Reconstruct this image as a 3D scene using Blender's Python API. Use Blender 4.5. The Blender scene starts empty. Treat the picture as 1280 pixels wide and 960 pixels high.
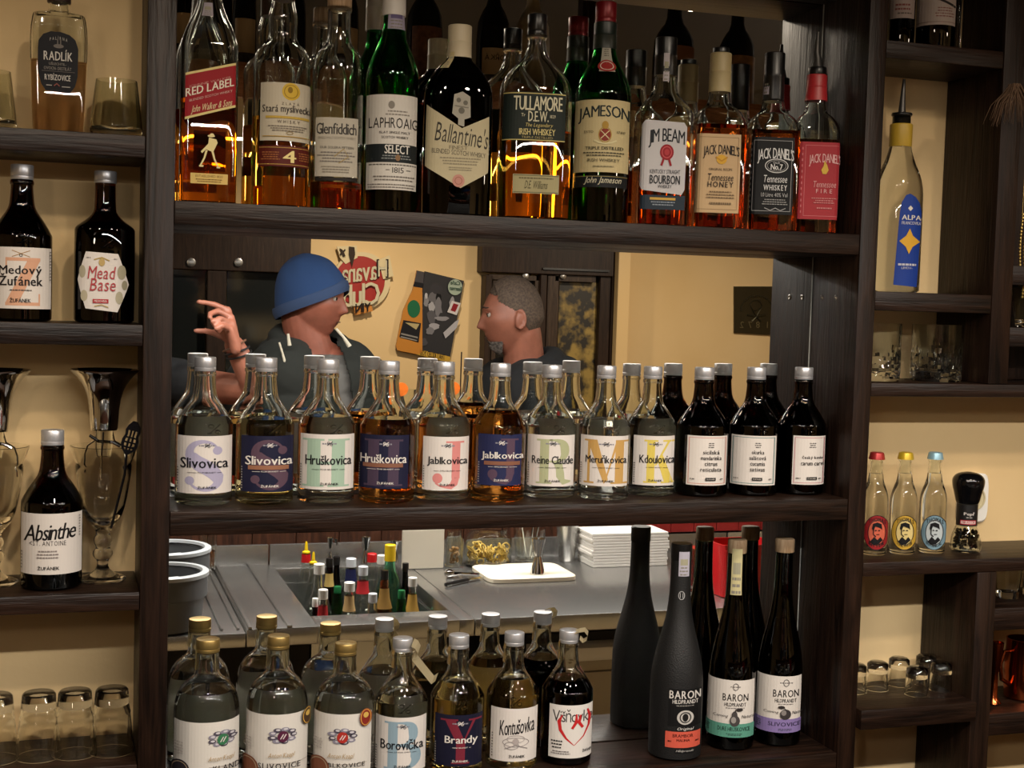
import bpy, bmesh, math, random
from mathutils import Vector, Matrix, noise
from mathutils.geometry import tessellate_polygon
PI = math.pi
random.seed(7)
S = bpy.context.scene
COL = S.collection
# ------------------------------------------------------------ camera (fitted to the photograph)
F = 1700.0
RX, RY, RZ = .0596225, -.31552514, .02953399
_c, _s = math.cos, math.sin
RM = (Matrix(((_c(RZ), -_s(RZ), 0), (_s(RZ), _c(RZ), 0), (0, 0, 1)))
      @ Matrix(((1, 0, 0), (0, _c(RX), -_s(RX)), (0, _s(RX), _c(RX))))
      @ Matrix(((_c(RY), 0, _s(RY)), (0, 1, 0), (-_s(RY), 0, _c(RY)))))
CAM = Vector((0, -1.75, 1.65))
def W_(v): return Vector((v[0], v[2], -v[1]))
_r, _d, _f = W_(RM[0]), W_(RM[1]), W_(RM[2])
cam = bpy.data.objects.new('camera', bpy.data.cameras.new('camera'))
COL.objects.link(cam)
cam.matrix_world = Matrix(((_r.x, -_d.x, -_f.x, CAM.x), (_r.y, -_d.y, -_f.y, CAM.y), (_r.z, -_d.z, -_f.z, CAM.z), (0, 0, 0, 1)))
cam.data.sensor_width = 36
cam.data.lens = F / 1280 * 36
cam.data.clip_start = .05
S.camera = cam
# ------------------------------------------------------------ world, lights, exposure
wd = bpy.data.worlds.new('world'); S.world = wd; wd.use_nodes = True
wd.node_tree.nodes['Background'].inputs[0].default_value = (.9, .75, .6, 1)
wd.node_tree.nodes['Background'].inputs[1].default_value = .02
S.view_settings.view_transform = 'Standard'; S.view_settings.look = 'None'
S.view_settings.exposure = -0.2; S.view_settings.gamma = 1.0; S.view_settings.use_curve_mapping = False
cy = S.cycles
cy.max_bounces = 14; cy.transmission_bounces = 14; cy.glossy_bounces = 8; cy.diffuse_bounces = 3
cy.transparent_max_bounces = 16; cy.sample_clamp_indirect = 8; cy.use_denoising = True
cy.blur_glossy = .1
def lamp(name, kind, loc, energy, color, size=.05, rot=None, size_y=None, spot=None):
    l = bpy.data.lights.new(name, kind); l.energy = energy; l.color = color
    if kind == 'AREA':
        l.size = size
        if size_y: l.shape = 'RECTANGLE'; l.size_y = size_y
    else: l.shadow_soft_size = size
    if kind == 'SPOT': l.spot_size = spot or 2.0; l.spot_blend = .9
    o = bpy.data.objects.new(name, l); COL.objects.link(o); o.location = loc
    if rot: o.rotation_euler = rot
    return o
WARM = (1, .84, .66)
CEIL_LAMPS = [(-.75, -1.0), (-.15, -1.25), (.2, -1.0), (.62, -1.25), (1.0, -1.0), (1.5, -1.2)]
for x, y in CEIL_LAMPS: lamp('ceiling_bulb_light', 'SPOT', (x, y, 2.44), 25, WARM, .035, (.46, 0, 0), spot=2.0)
BACK_LAMPS = [(1.3, -3.5), (2.9, -3.2), (-1.2, -3.6)]
for x, y in BACK_LAMPS: lamp('room_bulb_light', 'SPOT', (x, y, 2.44), 100 if x > 0 else 10, WARM, .05, (-.35, 0, 0), spot=2.5)
lamp('side_fill_light', 'POINT', (-.75, -2.35, 2.15), 16, WARM, .09)  # added fill light, left side, softens the shelf shadows; outside the mirror's view
lamp('side_fill_light', 'POINT', (3.2, -2.3, 2.15), 24, WARM, .09)  # its counterpart on the right, likewise added as fill
lamp('counter_strip_light', 'AREA', (.9, -1.30, 2.02), 50, (1, .95, .88), 1.9, (0, 0, 0), .05)
# ------------------------------------------------------------ pixel helpers
def ray(a, b):
    v = Vector(((a - 640) / F, (b - 480) / F, 1)); n = RM.transposed() @ v
    return Vector((n[0], n[2], -n[1]))
def at(a, b, Y):
    n = ray(a, b); return CAM + n * ((Y - CAM.y) / n.y)
def on(a, b, h):
    n = ray(a, b); return CAM + n * ((h - CAM.z) / n.z)
def proj(P):
    q = RM @ Vector((P[0] - CAM.x, -(P[2] - CAM.z), P[1] - CAM.y)); return 640 + F * q[0] / q[2], 480 + F * q[1] / q[2], q[2]
YM = .13                                   # the mirror's plane
def flip(P): return Vector((P[0], 2 * YM - P[1], P[2]))
def vat(a, b, Y): return flip(at(a, b, Y))  # real place of something seen in the mirror
def von(a, b, h): return flip(on(a, b, h))
# ------------------------------------------------------------ materials
def lin(c):
    if isinstance(c, str):
        c = [int(c[i:i + 2], 16) / 255 for i in (0, 2, 4)]
        return tuple((x / 12.92 if x <= .04045 else ((x + .055) / 1.055) ** 2.4) for x in c) + (1,)
    return tuple(c) + (1,) if len(c) == 3 else tuple(c)
_M = {}
def mat(name, color, rough=.5, metal=0, bump=0, bscale=200, spec=.5, emit=0, coat=0):
    k = (name, str(color), rough, metal, bump)
    if k in _M: return _M[k]
    m = bpy.data.materials.new(name); m.use_nodes = True; n = m.node_tree.nodes; l = m.node_tree.links
    b = n['Principled BSDF']; b.inputs['Base Color'].default_value = lin(color); b.inputs['Roughness'].default_value = rough
    b.inputs['Metallic'].default_value = metal; b.inputs['Specular IOR Level'].default_value = spec
    b.inputs['Coat Weight'].default_value = coat
    if emit:
        b.inputs['Emission Color'].default_value = lin(color); b.inputs['Emission Strength'].default_value = emit
    if bump:
        tc = n.new('ShaderNodeTexCoord'); no = n.new('ShaderNodeTexNoise'); no.inputs['Scale'].default_value = bscale
        bp = n.new('ShaderNodeBump'); bp.inputs['Strength'].default_value = bump; bp.inputs['Distance'].default_value = .002
        l.new(tc.outputs['Object'], no.inputs['Vector']); l.new(no.outputs['Fac'], bp.inputs['Height']); l.new(bp.outputs[0], b.inputs['Normal'])
    _M[k] = m
    return m
def glass(name, color=(1, 1, 1), rough=.012, ior=1.45):
    """glass or filled glass: the tint acts on what passes through, reflections stay white"""
    k = ('glass', name, str(color), rough)
    if k in _M: return _M[k]
    m = bpy.data.materials.new(name); m.use_nodes = True; b = m.node_tree.nodes['Principled BSDF']
    c = lin(color); b.inputs['Base Color'].default_value = (c[0] ** 2, c[1] ** 2, c[2] ** 2, 1)
    b.inputs['Transmission Weight'].default_value = 1; b.inputs['Roughness'].default_value = rough; b.inputs['IOR'].default_value = ior
    _M[k] = m
    return m
def wood(name, dark, light, axis='x', rough=.42, bump=.35, scale=1.0):
    k = ('wood', name, axis)
    if k in _M: return _M[k]
    m = bpy.data.materials.new(name); m.use_nodes = True; n = m.node_tree.nodes; l = m.node_tree.links; b = n['Principled BSDF']
    tc = n.new('ShaderNodeTexCoord'); mp = n.new('ShaderNodeMapping'); l.new(tc.outputs['Object'], mp.inputs[0])
    s = {'x': (1.6, 22, 22), 'y': (22, 1.6, 22), 'z': (22, 22, 1.6)}[axis]; mp.inputs['Scale'].default_value = [q * scale for q in s]
    n1 = n.new('ShaderNodeTexNoise'); n1.inputs['Scale'].default_value = 2.4; n1.inputs['Detail'].default_value = 5; n1.inputs['Distortion'].default_value = 1.4
    l.new(mp.outputs[0], n1.inputs[0]); n2 = n.new('ShaderNodeTexNoise'); n2.inputs['Scale'].default_value = 14; n2.inputs['Detail'].default_value = 6
    l.new(mp.outputs[0], n2.inputs[0]); mx = n.new('ShaderNodeMath'); mx.operation = 'MULTIPLY_ADD'; mx.inputs[1].default_value = .45
    l.new(n2.outputs['Fac'], mx.inputs[0]); l.new(n1.outputs['Fac'], mx.inputs[2])
    cr = n.new('ShaderNodeValToRGB'); cr.color_ramp.elements[0].position = .52; cr.color_ramp.elements[1].position = .95
    cr.color_ramp.elements[0].color = lin(dark); cr.color_ramp.elements[1].color = lin(light); l.new(mx.outputs[0], cr.inputs[0]); l.new(cr.outputs[0], b.inputs['Base Color'])
    bp = n.new('ShaderNodeBump'); bp.inputs['Strength'].default_value = bump; bp.inputs['Distance'].default_value = .0015
    l.new(mx.outputs[0], bp.inputs['Height']); l.new(bp.outputs[0], b.inputs['Normal'])
    b.inputs['Roughness'].default_value = rough; b.inputs['Specular IOR Level'].default_value = .22; _M[k] = m
    return m
def mottled(name, c1, c2, scale=4, rough=.8, bump=.15, bs=60, metal=0, lo=.35, hi=.7):
    m = bpy.data.materials.new(name); m.use_nodes = True; n = m.node_tree.nodes; l = m.node_tree.links; b = n['Principled BSDF']
    tc = n.new('ShaderNodeTexCoord'); n1 = n.new('ShaderNodeTexNoise'); n1.inputs['Scale'].default_value = scale; n1.inputs['Detail'].default_value = 5
    l.new(tc.outputs['Object'], n1.inputs[0]); cr = n.new('ShaderNodeValToRGB'); cr.color_ramp.elements[0].position = lo; cr.color_ramp.elements[1].position = hi
    cr.color_ramp.elements[0].color = lin(c1); cr.color_ramp.elements[1].color = lin(c2); l.new(n1.outputs['Fac'], cr.inputs[0]); l.new(cr.outputs[0], b.inputs['Base Color'])
    n2 = n.new('ShaderNodeTexNoise'); n2.inputs['Scale'].default_value = bs; n2.inputs['Detail'].default_value = 4; l.new(tc.outputs['Object'], n2.inputs[0])
    bp = n.new('ShaderNodeBump'); bp.inputs['Strength'].default_value = bump; bp.inputs['Distance'].default_value = .003
    l.new(n2.outputs['Fac'], bp.inputs['Height']); l.new(bp.outputs[0], b.inputs['Normal']); b.inputs['Roughness'].default_value = rough; b.inputs['Metallic'].default_value = metal
    return m
M_WX = wood('dark_stained_wood', '0c0604', '291a12', 'x', .4, .8)
M_WZ = wood('dark_stained_wood', '0c0604', '291a12', 'z', .4, .8)
M_WY = wood('dark_stained_wood', '120b08', '2a1e18', 'y', .4)
M_WALL = mottled('beige_plaster', 'd2b584', 'dabf90', 3, .85, .12, 90)
M_WALLF = mottled('ochre_plaster', 'cdae7a', 'd6ba8a', 1.5, .85, .1, 40)
M_CLEAR = glass('clear_glass', (.97, .985, .97))
M_SILVER = mat('brushed_silver', 'c9cacf', .34, .7)
M_GOLD = mat('gold_foil', 'b59a5e', .34, .8)
M_STEEL = mat('stainless_steel', 'b5b4b2', .27, .93, .03, 300)
M_CHROME = mat('chrome', 'd0d0d0', .06, 1)
M_BLACK = mat('black_plastic', '0c0c0d', .3)
M_WHITE = mat('white_plastic', 'e6e4de', .4)
def ink(c):
    q = lin(c); return mat('print_ink', tuple(round(v * .74, 4) for v in q[:3]), .6, spec=.2)
# ------------------------------------------------------------ mesh helpers
def put(name, bm, mats, parent=None, loc=None, smooth=None, kind=None, label=None):
    if smooth:
        for f in bm.faces: f.smooth = True
    me = bpy.data.meshes.new(name); bm.to_mesh(me); bm.free()
    if not isinstance(mats, (list, tuple)): mats = [mats]
    for m in mats: me.materials.append(m)
    if smooth: me.set_sharp_from_angle(angle=smooth if smooth is not True else .6)
    o = bpy.data.objects.new(name, me); COL.objects.link(o)
    if parent: o.parent = parent
    if loc is not None: o.location = loc
    if kind: o['kind'] = kind
    if label: o['label'] = label
    return o
def thing(name, label, cat, loc=(0, 0, 0), rz=0, group=None):
    o = bpy.data.objects.new(name, None); COL.objects.link(o); o.location = loc; o.rotation_euler = (0, 0, rz); o.empty_display_size = .02
    o['label'] = label; o['category'] = cat
    if group: o['group'] = group
    return o
def tag(o, label, cat, group=None):
    o['label'] = label; o['category'] = cat
    if group: o['group'] = group
    return o
def copy_tree(o, parent=None):
    c = o.copy(); COL.objects.link(c)
    if parent: c.parent = parent
    for ch in o.children: copy_tree(ch, c)
    return c
def box(bm, x0, x1, y0, y1, z0, z1, mi=0, bev=0, mtx=None):
    vs = [bm.verts.new((x, y, z)) for z in (z0, z1) for y in (y0, y1) for x in (x0, x1)]
    fs = [bm.faces.new([vs[i] for i in q]) for q in ((0, 2, 3, 1), (4, 5, 7, 6), (0, 1, 5, 4), (2, 6, 7, 3), (0, 4, 6, 2), (1, 3, 7, 5))]
    for f in fs: f.material_index = mi
    if bev:
        es = list({e for f in fs for e in f.edges}); r = bmesh.ops.bevel(bm, geom=es, offset=bev, segments=2, affect='EDGES', profile=.5)
        for f in r['faces']: f.material_index = mi
    if mtx is not None:
        vv = {v for f in bm.faces for v in f.verts} if bev else set(vs)
        bmesh.ops.transform(bm, matrix=mtx, verts=[v for v in (vs if not bev else vv) if v.is_valid])
def boxbm(*a, **k):
    bm = bmesh.new(); box(bm, *a, **k); return bm
def sec(t, rx, ry, n):
    if n <= 2.01: return rx * math.sin(t), -ry * math.cos(t)
    s, c = math.sin(t), math.cos(t); r = (abs(s) ** n + abs(c) ** n) ** (-1 / n)
    return rx * r * s, -ry * r * c
def loft(bm, rings, seg=32, mi=0, cap0=True, cap1=True, inv=False, cx=0, cy=0, mif=None):
    """rings: (z, rx, ry, n[, dx, dy])"""
    R = []
    for r in rings:
        z, rx, ry, n = r[:4]; dx, dy = (r[4], r[5]) if len(r) > 4 else (0, 0)
        R.append([bm.verts.new((cx + dx + p[0], cy + dy + p[1], z)) for p in (sec(2 * PI * i / seg, rx, ry, n) for i in range(seg))])
    fs = []
    for k in range(len(R) - 1):
        m = mi if mif is None else mif((rings[k][0] + rings[k + 1][0]) / 2)
        for i in range(seg):
            j = (i + 1) % seg; q = [R[k][i], R[k][j], R[k + 1][j], R[k + 1][i]]
            f = bm.faces.new(q[::-1] if inv else q); f.material_index = m; fs.append(f)
    if cap0:
        f = bm.faces.new(R[0] if inv else R[0][::-1]); f.material_index = mi if mif is None else mif(rings[0][0]); fs.append(f)
    if cap1:
        f = bm.faces.new(R[-1][::-1] if inv else R[-1]); f.material_index = mi if mif is None else mif(rings[-1][0]); fs.append(f)
    return fs
def lathe(bm, prof, seg=32, mi=0, cx=0, cy=0, cap0=True, cap1=True, inv=False):
    return loft(bm, [(z, r, r, 2) for z, r in prof], seg, mi, cap0, cap1, inv, cx, cy)
def chaikin(p, it=1):
    for _ in range(it):
        q = [p[0]]
        for a, b in zip(p, p[1:]):
            q.append(tuple(.75 * u + .25 * v for u, v in zip(a, b))); q.append(tuple(.25 * u + .75 * v for u, v in zip(a, b)))
        q.append(p[-1]); p = q
    return p
def tube(bm, pts, r, seg=8, mi=0, closed=False, rr=None):
    pts = [Vector(p) for p in pts]; n = len(pts); R = []; up = None
    for i, p in enumerate(pts):
        d = (pts[(i + 1) % n] - pts[i - 1]) if closed else (pts[min(i + 1, n - 1)] - pts[max(i - 1, 0)])
        d = d.normalized()
        if up is None: up = d.orthogonal().normalized()
        up = (up - d * up.dot(d))
        up = up.normalized() if up.length > 1e-6 else d.orthogonal().normalized()
        v = d.cross(up); q = rr[i] if rr else r
        R.append([bm.verts.new(p + (up * math.cos(2 * PI * k / seg) + v * math.sin(2 * PI * k / seg)) * q) for k in range(seg)])
    for i in range(n if closed else n - 1):
        a, b = R[i], R[(i + 1) % n]
        for k in range(seg): bm.faces.new((a[k], a[(k + 1) % seg], b[(k + 1) % seg], b[k])).material_index = mi
    if not closed:
        bm.faces.new(R[0][::-1]).material_index = mi; bm.faces.new(R[-1]).material_index = mi
def capsule(bm, a, b, ra, rb, seg=14, nr=4):
    a, b = Vector(a), Vector(b); d = b - a; L = d.length
    q = d.to_track_quat('Z', 'Y') if L > 1e-6 else Matrix.Identity(3).to_quaternion()
    pr = [(-ra * math.cos(t), ra * math.sin(t)) for t in [PI / 2 * i / nr for i in range(1, nr + 1)]] + [(L + rb * math.sin(t), rb * math.cos(t)) for t in [PI / 2 * i / nr for i in range(nr)]]
    for v in {v for f in lathe(bm, pr, seg) for v in f.verts}: v.co = a + q @ v.co
def ellips(bm, c, r, seg=20, rings=12, rot=None):
    res = bmesh.ops.create_uvsphere(bm, u_segments=seg, v_segments=rings, radius=1)
    m = Matrix.Translation(c) @ (rot.to_4x4() if rot else Matrix.Identity(4)) @ Matrix.Diagonal((*r, 1))
    bmesh.ops.transform(bm, matrix=m, verts=res['verts'])
    return res['verts']
# ------------------------------------------------------------ lettering: glyph meshes from the built-in font
CH = sorted(set("ABCDEFGHIJKLMNOPQRSTUVWXYZabcdefghijklmnopqrstuvwxyz0123456789.,-%'°&ŽÁÍÉČŠŇŘžšňčřáíéýúůě"))
_G = {}
def _glyphs():
    tmp = []
    for bold in (0, 1):
        for ch in CH:
            c = bpy.data.curves.new('g', 'FONT'); c.body = ch; c.resolution_u = 2; c.offset = 0
            o = bpy.data.objects.new('g', c); COL.objects.link(o); tmp.append((o, ch, bold))
    dg = bpy.context.evaluated_depsgraph_get()
    for o, ch, bold in tmp:
        m = o.evaluated_get(dg).to_mesh(); vs = [(v.co.x, v.co.y) for v in m.vertices]; fs = [tuple(p.vertices) for p in m.polygons]
        if vs:
            x0 = min(v[0] for v in vs); x1 = max(v[0] for v in vs); _G[ch, bold] = ([(v[0] - x0, v[1]) for v in vs], fs, x1 - x0)
        o.evaluated_get(dg).to_mesh_clear()
    for o, _, _ in tmp:
        c = o.data; bpy.data.objects.remove(o); bpy.data.curves.remove(c)
_glyphs()
def typeset(text, bold=0, gap=.09, shear=0):
    V, Fc, x = [], [], 0
    for ch in text:
        if ch == ' ': x += .3; continue
        g = _G.get((ch, bold)) or _G[('-', bold)]
        o = len(V); V += [(x + p[0] + shear * p[1], p[1]) for p in g[0]]; Fc += [tuple(o + i for i in f) for f in g[1]]; x += g[2] + gap
    return V, Fc
# ------------------------------------------------------------ big didone capitals in a unit box (y up)
def stroke(pts, ws):
    out = []; n = len(pts); L = []
    for i, p in enumerate(pts):
        a = pts[max(i - 1, 0)]; b = pts[min(i + 1, n - 1)]; dx, dy = b[0] - a[0], b[1] - a[1]; d = math.hypot(dx, dy) or 1
        w = (ws[i] if isinstance(ws, (list, tuple)) else ws) / 2
        L.append(((p[0] - dy / d * w, p[1] + dx / d * w), (p[0] + dy / d * w, p[1] - dx / d * w)))
    for (a, b), (c, d) in zip(L, L[1:]): out.append([a, b, d, c])
    return out
def disc(cx, cy, r, ry=None, n=20): return [(cx + r * math.cos(2 * PI * i / n), cy + (ry or r) * math.sin(2 * PI * i / n)) for i in range(n)]
def arc(cx, cy, rx, ry, a0, a1, n=14): return [(cx + rx * math.cos(math.radians(a0 + (a1 - a0) * i / n)), cy + ry * math.sin(math.radians(a0 + (a1 - a0) * i / n))) for i in range(n + 1)]
def rc(x0, y0, x1, y1): return [(x0, y0), (x1, y0), (x1, y1), (x0, y1)]
def bigglyph(ch):
    if ch == 'H': return [rc(.1, 0, .38, 1), rc(.62, 0, .9, 1), rc(.38, .47, .62, .53), rc(0, 0, .46, .04), rc(.54, 0, 1, .04), rc(0, .96, .46, 1), rc(.54, .96, 1, 1)]
    if ch == 'I': return [rc(.3, 0, .7, 1), rc(0, 0, 1, .04), rc(0, .96, 1, 1)]
    if ch == 'J': return [rc(.62, .2, .88, 1), rc(.42, .96, 1, 1)] + stroke([(.75, .25), (.72, .12), (.6, .03), (.42, .015), (.25, .04), (.1, .1)], [.26, .22, .13, .05, .04, .04]) + [disc(.17, .2, .16, .11)]
    if ch == 'S':
        p = arc(.5, .76, .36, .22, 20, 200, 14) + [(.2, .64), (.35, .55), (.55, .47), (.72, .38), (.84, .28)] + arc(.5, .25, .38, .23, 0, -160, 14)
        n = len(p); return stroke(p, [.05 + .26 * math.exp(-((i / n - .48) / .2) ** 2) for i in range(n)]) + [disc(.84, .8, .12, .085), disc(.14, .2, .12, .085)]
    st = [rc(.1, 0, .36, 1), rc(0, 0, .46, .04), rc(0, .96, .46, 1)]
    if ch == 'R': return st + stroke([(.36, .98)] + arc(.52, .74, .3, .24, 90, -90) + [(.36, .5)], [.04, .05, .07, .1, .15, .2, .24, .25, .25, .24, .2, .15, .1, .07, .05, .04, .04]) + stroke([(.5, .5), (.66, .4), (.7, .2), (.8, .04), (1, .05)], [.05, .22, .24, .14, .04])
    if ch == 'B': return st + stroke([(.36, .98)] + arc(.5, .75, .28, .23, 90, -90) + [(.36, .52)], [.04, .05, .07, .1, .15, .2, .24, .25, .25, .24, .2, .15, .1, .07, .05, .04, .04]) + stroke([(.36, .5)] + arc(.54, .26, .32, .24, 90, -90) + [(.36, .02)], [.04, .05, .07, .1, .15, .2, .26, .28, .28, .26, .2, .15, .1, .07, .05, .04, .04])
    if ch == 'M': return [rc(.06, 0, .12, 1), rc(.72, 0, .92, 1), [(.04, 1), (.28, 1), (.56, .1), (.46, 0)], [(.46, 0), (.53, .12), (.8, 1), (.74, 1)], rc(-.02, 0, .22, .04), rc(.62, 0, 1.02, .04), rc(-.02, .96, .16, 1), rc(.74, .96, 1.02, 1)]
    if ch == 'K': return st + [[(.36, .42), (.41, .4), (.86, .98), (.78, .98)], [(.45, .52), (.62, .66), (1, 0), (.7, 0)], rc(.62, .96, 1, 1), rc(.58, 0, 1.04, .04)]
    if ch == 'Y': return [rc(.38, 0, .62, .5), rc(.26, 0, .74, .04), [(.06, 1), (.34, 1), (.62, .48), (.38, .48)], [(.54, .46), (.6, .5), (.9, 1), (.82, 1)], rc(-.04, .96, .42, 1), rc(.7, .96, 1.04, 1)]
    if ch == 'Z': return [rc(.05, .93, .95, 1), rc(.05, 0, .95, .07), [(.62, .95), (.95, .95), (.38, .05), (.05, .05)], rc(.05, .75, .09, 1), rc(.91, 0, .95, .25)]
    return st
# ------------------------------------------------------------ label artwork -> flat mesh -> wrapped on a bottle
def art(items):
    """items in photo pixels; returns a list of (polys, colour) with polys as (verts, faces)"""
    out = []
    for it in items:
        k = it[0]
        if k == 't':
            _, tx, x0, y0, x1, y1, col = it[:7]; st = it[7] if len(it) > 7 else {}
            V, Fc = typeset(tx, st.get('b', 0), st.get('gap', .09), st.get('sh', 0))
            ax, bx = min(v[0] for v in V), max(v[0] for v in V); ay, by = min(v[1] for v in V), max(v[1] for v in V)
            ar, sl = st.get('arc', 0), st.get('sl', 0); mx = (x0 + x1) / 2; hw = (x1 - x0) / 2
            VV = []
            for u, v in V:
                X = x0 + (u - ax) / (bx - ax) * (x1 - x0); Y = y1 - (v - ay) / (by - ay) * (y1 - y0)
                VV.append((X, Y + ar * ((X - mx) / hw) ** 2 + sl * (X - mx)))
            if st.get('b'):
                w = .017 * (x1 - x0) / (bx - ax); out += [([(q[0] - w, q[1]) for q in VV], Fc, col), ([(q[0] + w, q[1]) for q in VV], Fc, col)]
            else: out.append((VV, Fc, col))
        elif k == 'r': out.append(([(it[1], it[2]), (it[3], it[2]), (it[3], it[4]), (it[1], it[4])], [(0, 1, 2, 3)], it[5]))
        elif k == 'e': p = disc(it[1], it[2], it[3], it[4]); out.append((p, [tuple(range(len(p)))], it[5]))
        elif k == 'o':
            p = disc(it[1], it[2], it[3], it[4], 28); q = disc(it[1], it[2], it[3] - it[5], it[4] - it[5], 28); n = 28
            out.append((p + q, [(i, (i + 1) % n, n + (i + 1) % n, n + i) for i in range(n)], it[6]))
        elif k == 'p': out.append((list(it[1]), 'tess', it[2]))
        elif k == 's':
            V, Fc = [], []
            for q in stroke(it[1], it[2]): Fc.append(tuple(range(len(V), len(V) + 4))); V += q
            out.append((V, Fc, it[3]))
        elif k == 'big':
            _, ch, x0, y0, x1, y1, col = it; V, Fc = [], []
            for q in bigglyph(ch):
                Fc.append(tuple(range(len(V), len(V) + len(q)))); V += [(x0 + a * (x1 - x0), y1 - b * (y1 - y0)) for a, b in q]
            out.append((V, Fc, col))
        elif k == 'lines':      # rows of small print
            _, x0, y0, x1, y1, n, col = it; V, Fc = [], []; rnd = random.Random(int(x0 * 7 + y0)); h = (y1 - y0) / (2 * n - 1) if n > 1 else y1 - y0
            for i in range(n):
                y = y0 + 2 * h * i; sh = rnd.uniform(0, .16) * (x1 - x0); x = x0 + sh
                while x < x1 - sh:
                    w = min(rnd.uniform(1.4, 4), x1 - sh - x)
                    Fc.append(tuple(range(len(V), len(V) + 4))); V += rc(x, y, x + w, y + h * .85); x += w + .7
            out.append((V, Fc, col))
    return out
def flatmesh(verts, faces):
    bm = bmesh.new(); vs = [bm.verts.new((v[0], v[1], 0)) for v in verts]
    if faces == 'tess':
        faces = [tuple(t) for t in tessellate_polygon([[Vector((v[0], v[1], 0)) for v in verts]])]
    for f in faces:
        try: bm.faces.new([vs[i] for i in f])
        except ValueError: pass
    return bm
def wrapped(layers, mapf, step_u, name, parent, vstep=None, base=.00025, inc=.00012, kind=None, label=None):
    """layers: [(verts, faces, colour)] in photo pixels; mapf(px, py, off) -> local point"""
    me_v, me_f, me_m, mats = [], [], [], []
    for li, (V, Fc, col) in enumerate(layers):
        m = col if isinstance(col, bpy.types.Material) else ink(col)
        if m not in mats: mats.append(m)
        bm = flatmesh(V, Fc)
        xs = [v[0] for v in V]; ys = [v[1] for v in V]
        def cuts(a, b, st, no):
            n = int((b - a) / st)
            for i in range(1, n + 1):
                c = a + (b - a) * i / (n + 1)
                bmesh.ops.bisect_plane(bm, geom=bm.verts[:] + bm.edges[:] + bm.faces[:], plane_co=(c, c, 0), plane_no=no)
        if step_u: cuts(min(xs), max(xs), step_u, (1, 0, 0))
        if vstep: cuts(min(ys), max(ys), vstep, (0, 1, 0))
        off = base + inc * li; o = len(me_v)
        for i, v in enumerate(bm.verts): v.index = i; me_v.append(mapf(v.co.x, v.co.y, off))
        for f in bm.faces: me_f.append([o + v.index for v in f.verts]); me_m.append(mats.index(m))
        bm.free()
    me = bpy.data.meshes.new(name); me.from_pydata(me_v, [], me_f)
    for m in mats: me.materials.append(m)
    me.polygons.foreach_set('material_index', me_m); me.update()
    ob = bpy.data.objects.new(name, me); COL.objects.link(ob); ob.parent = parent
    if kind: ob['kind'] = kind
    if label: ob['label'] = label
    return ob
def orient(mapf, c):   # nothing: glass BSDF is only on the bodies, labels are two-sided
    return mapf
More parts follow.
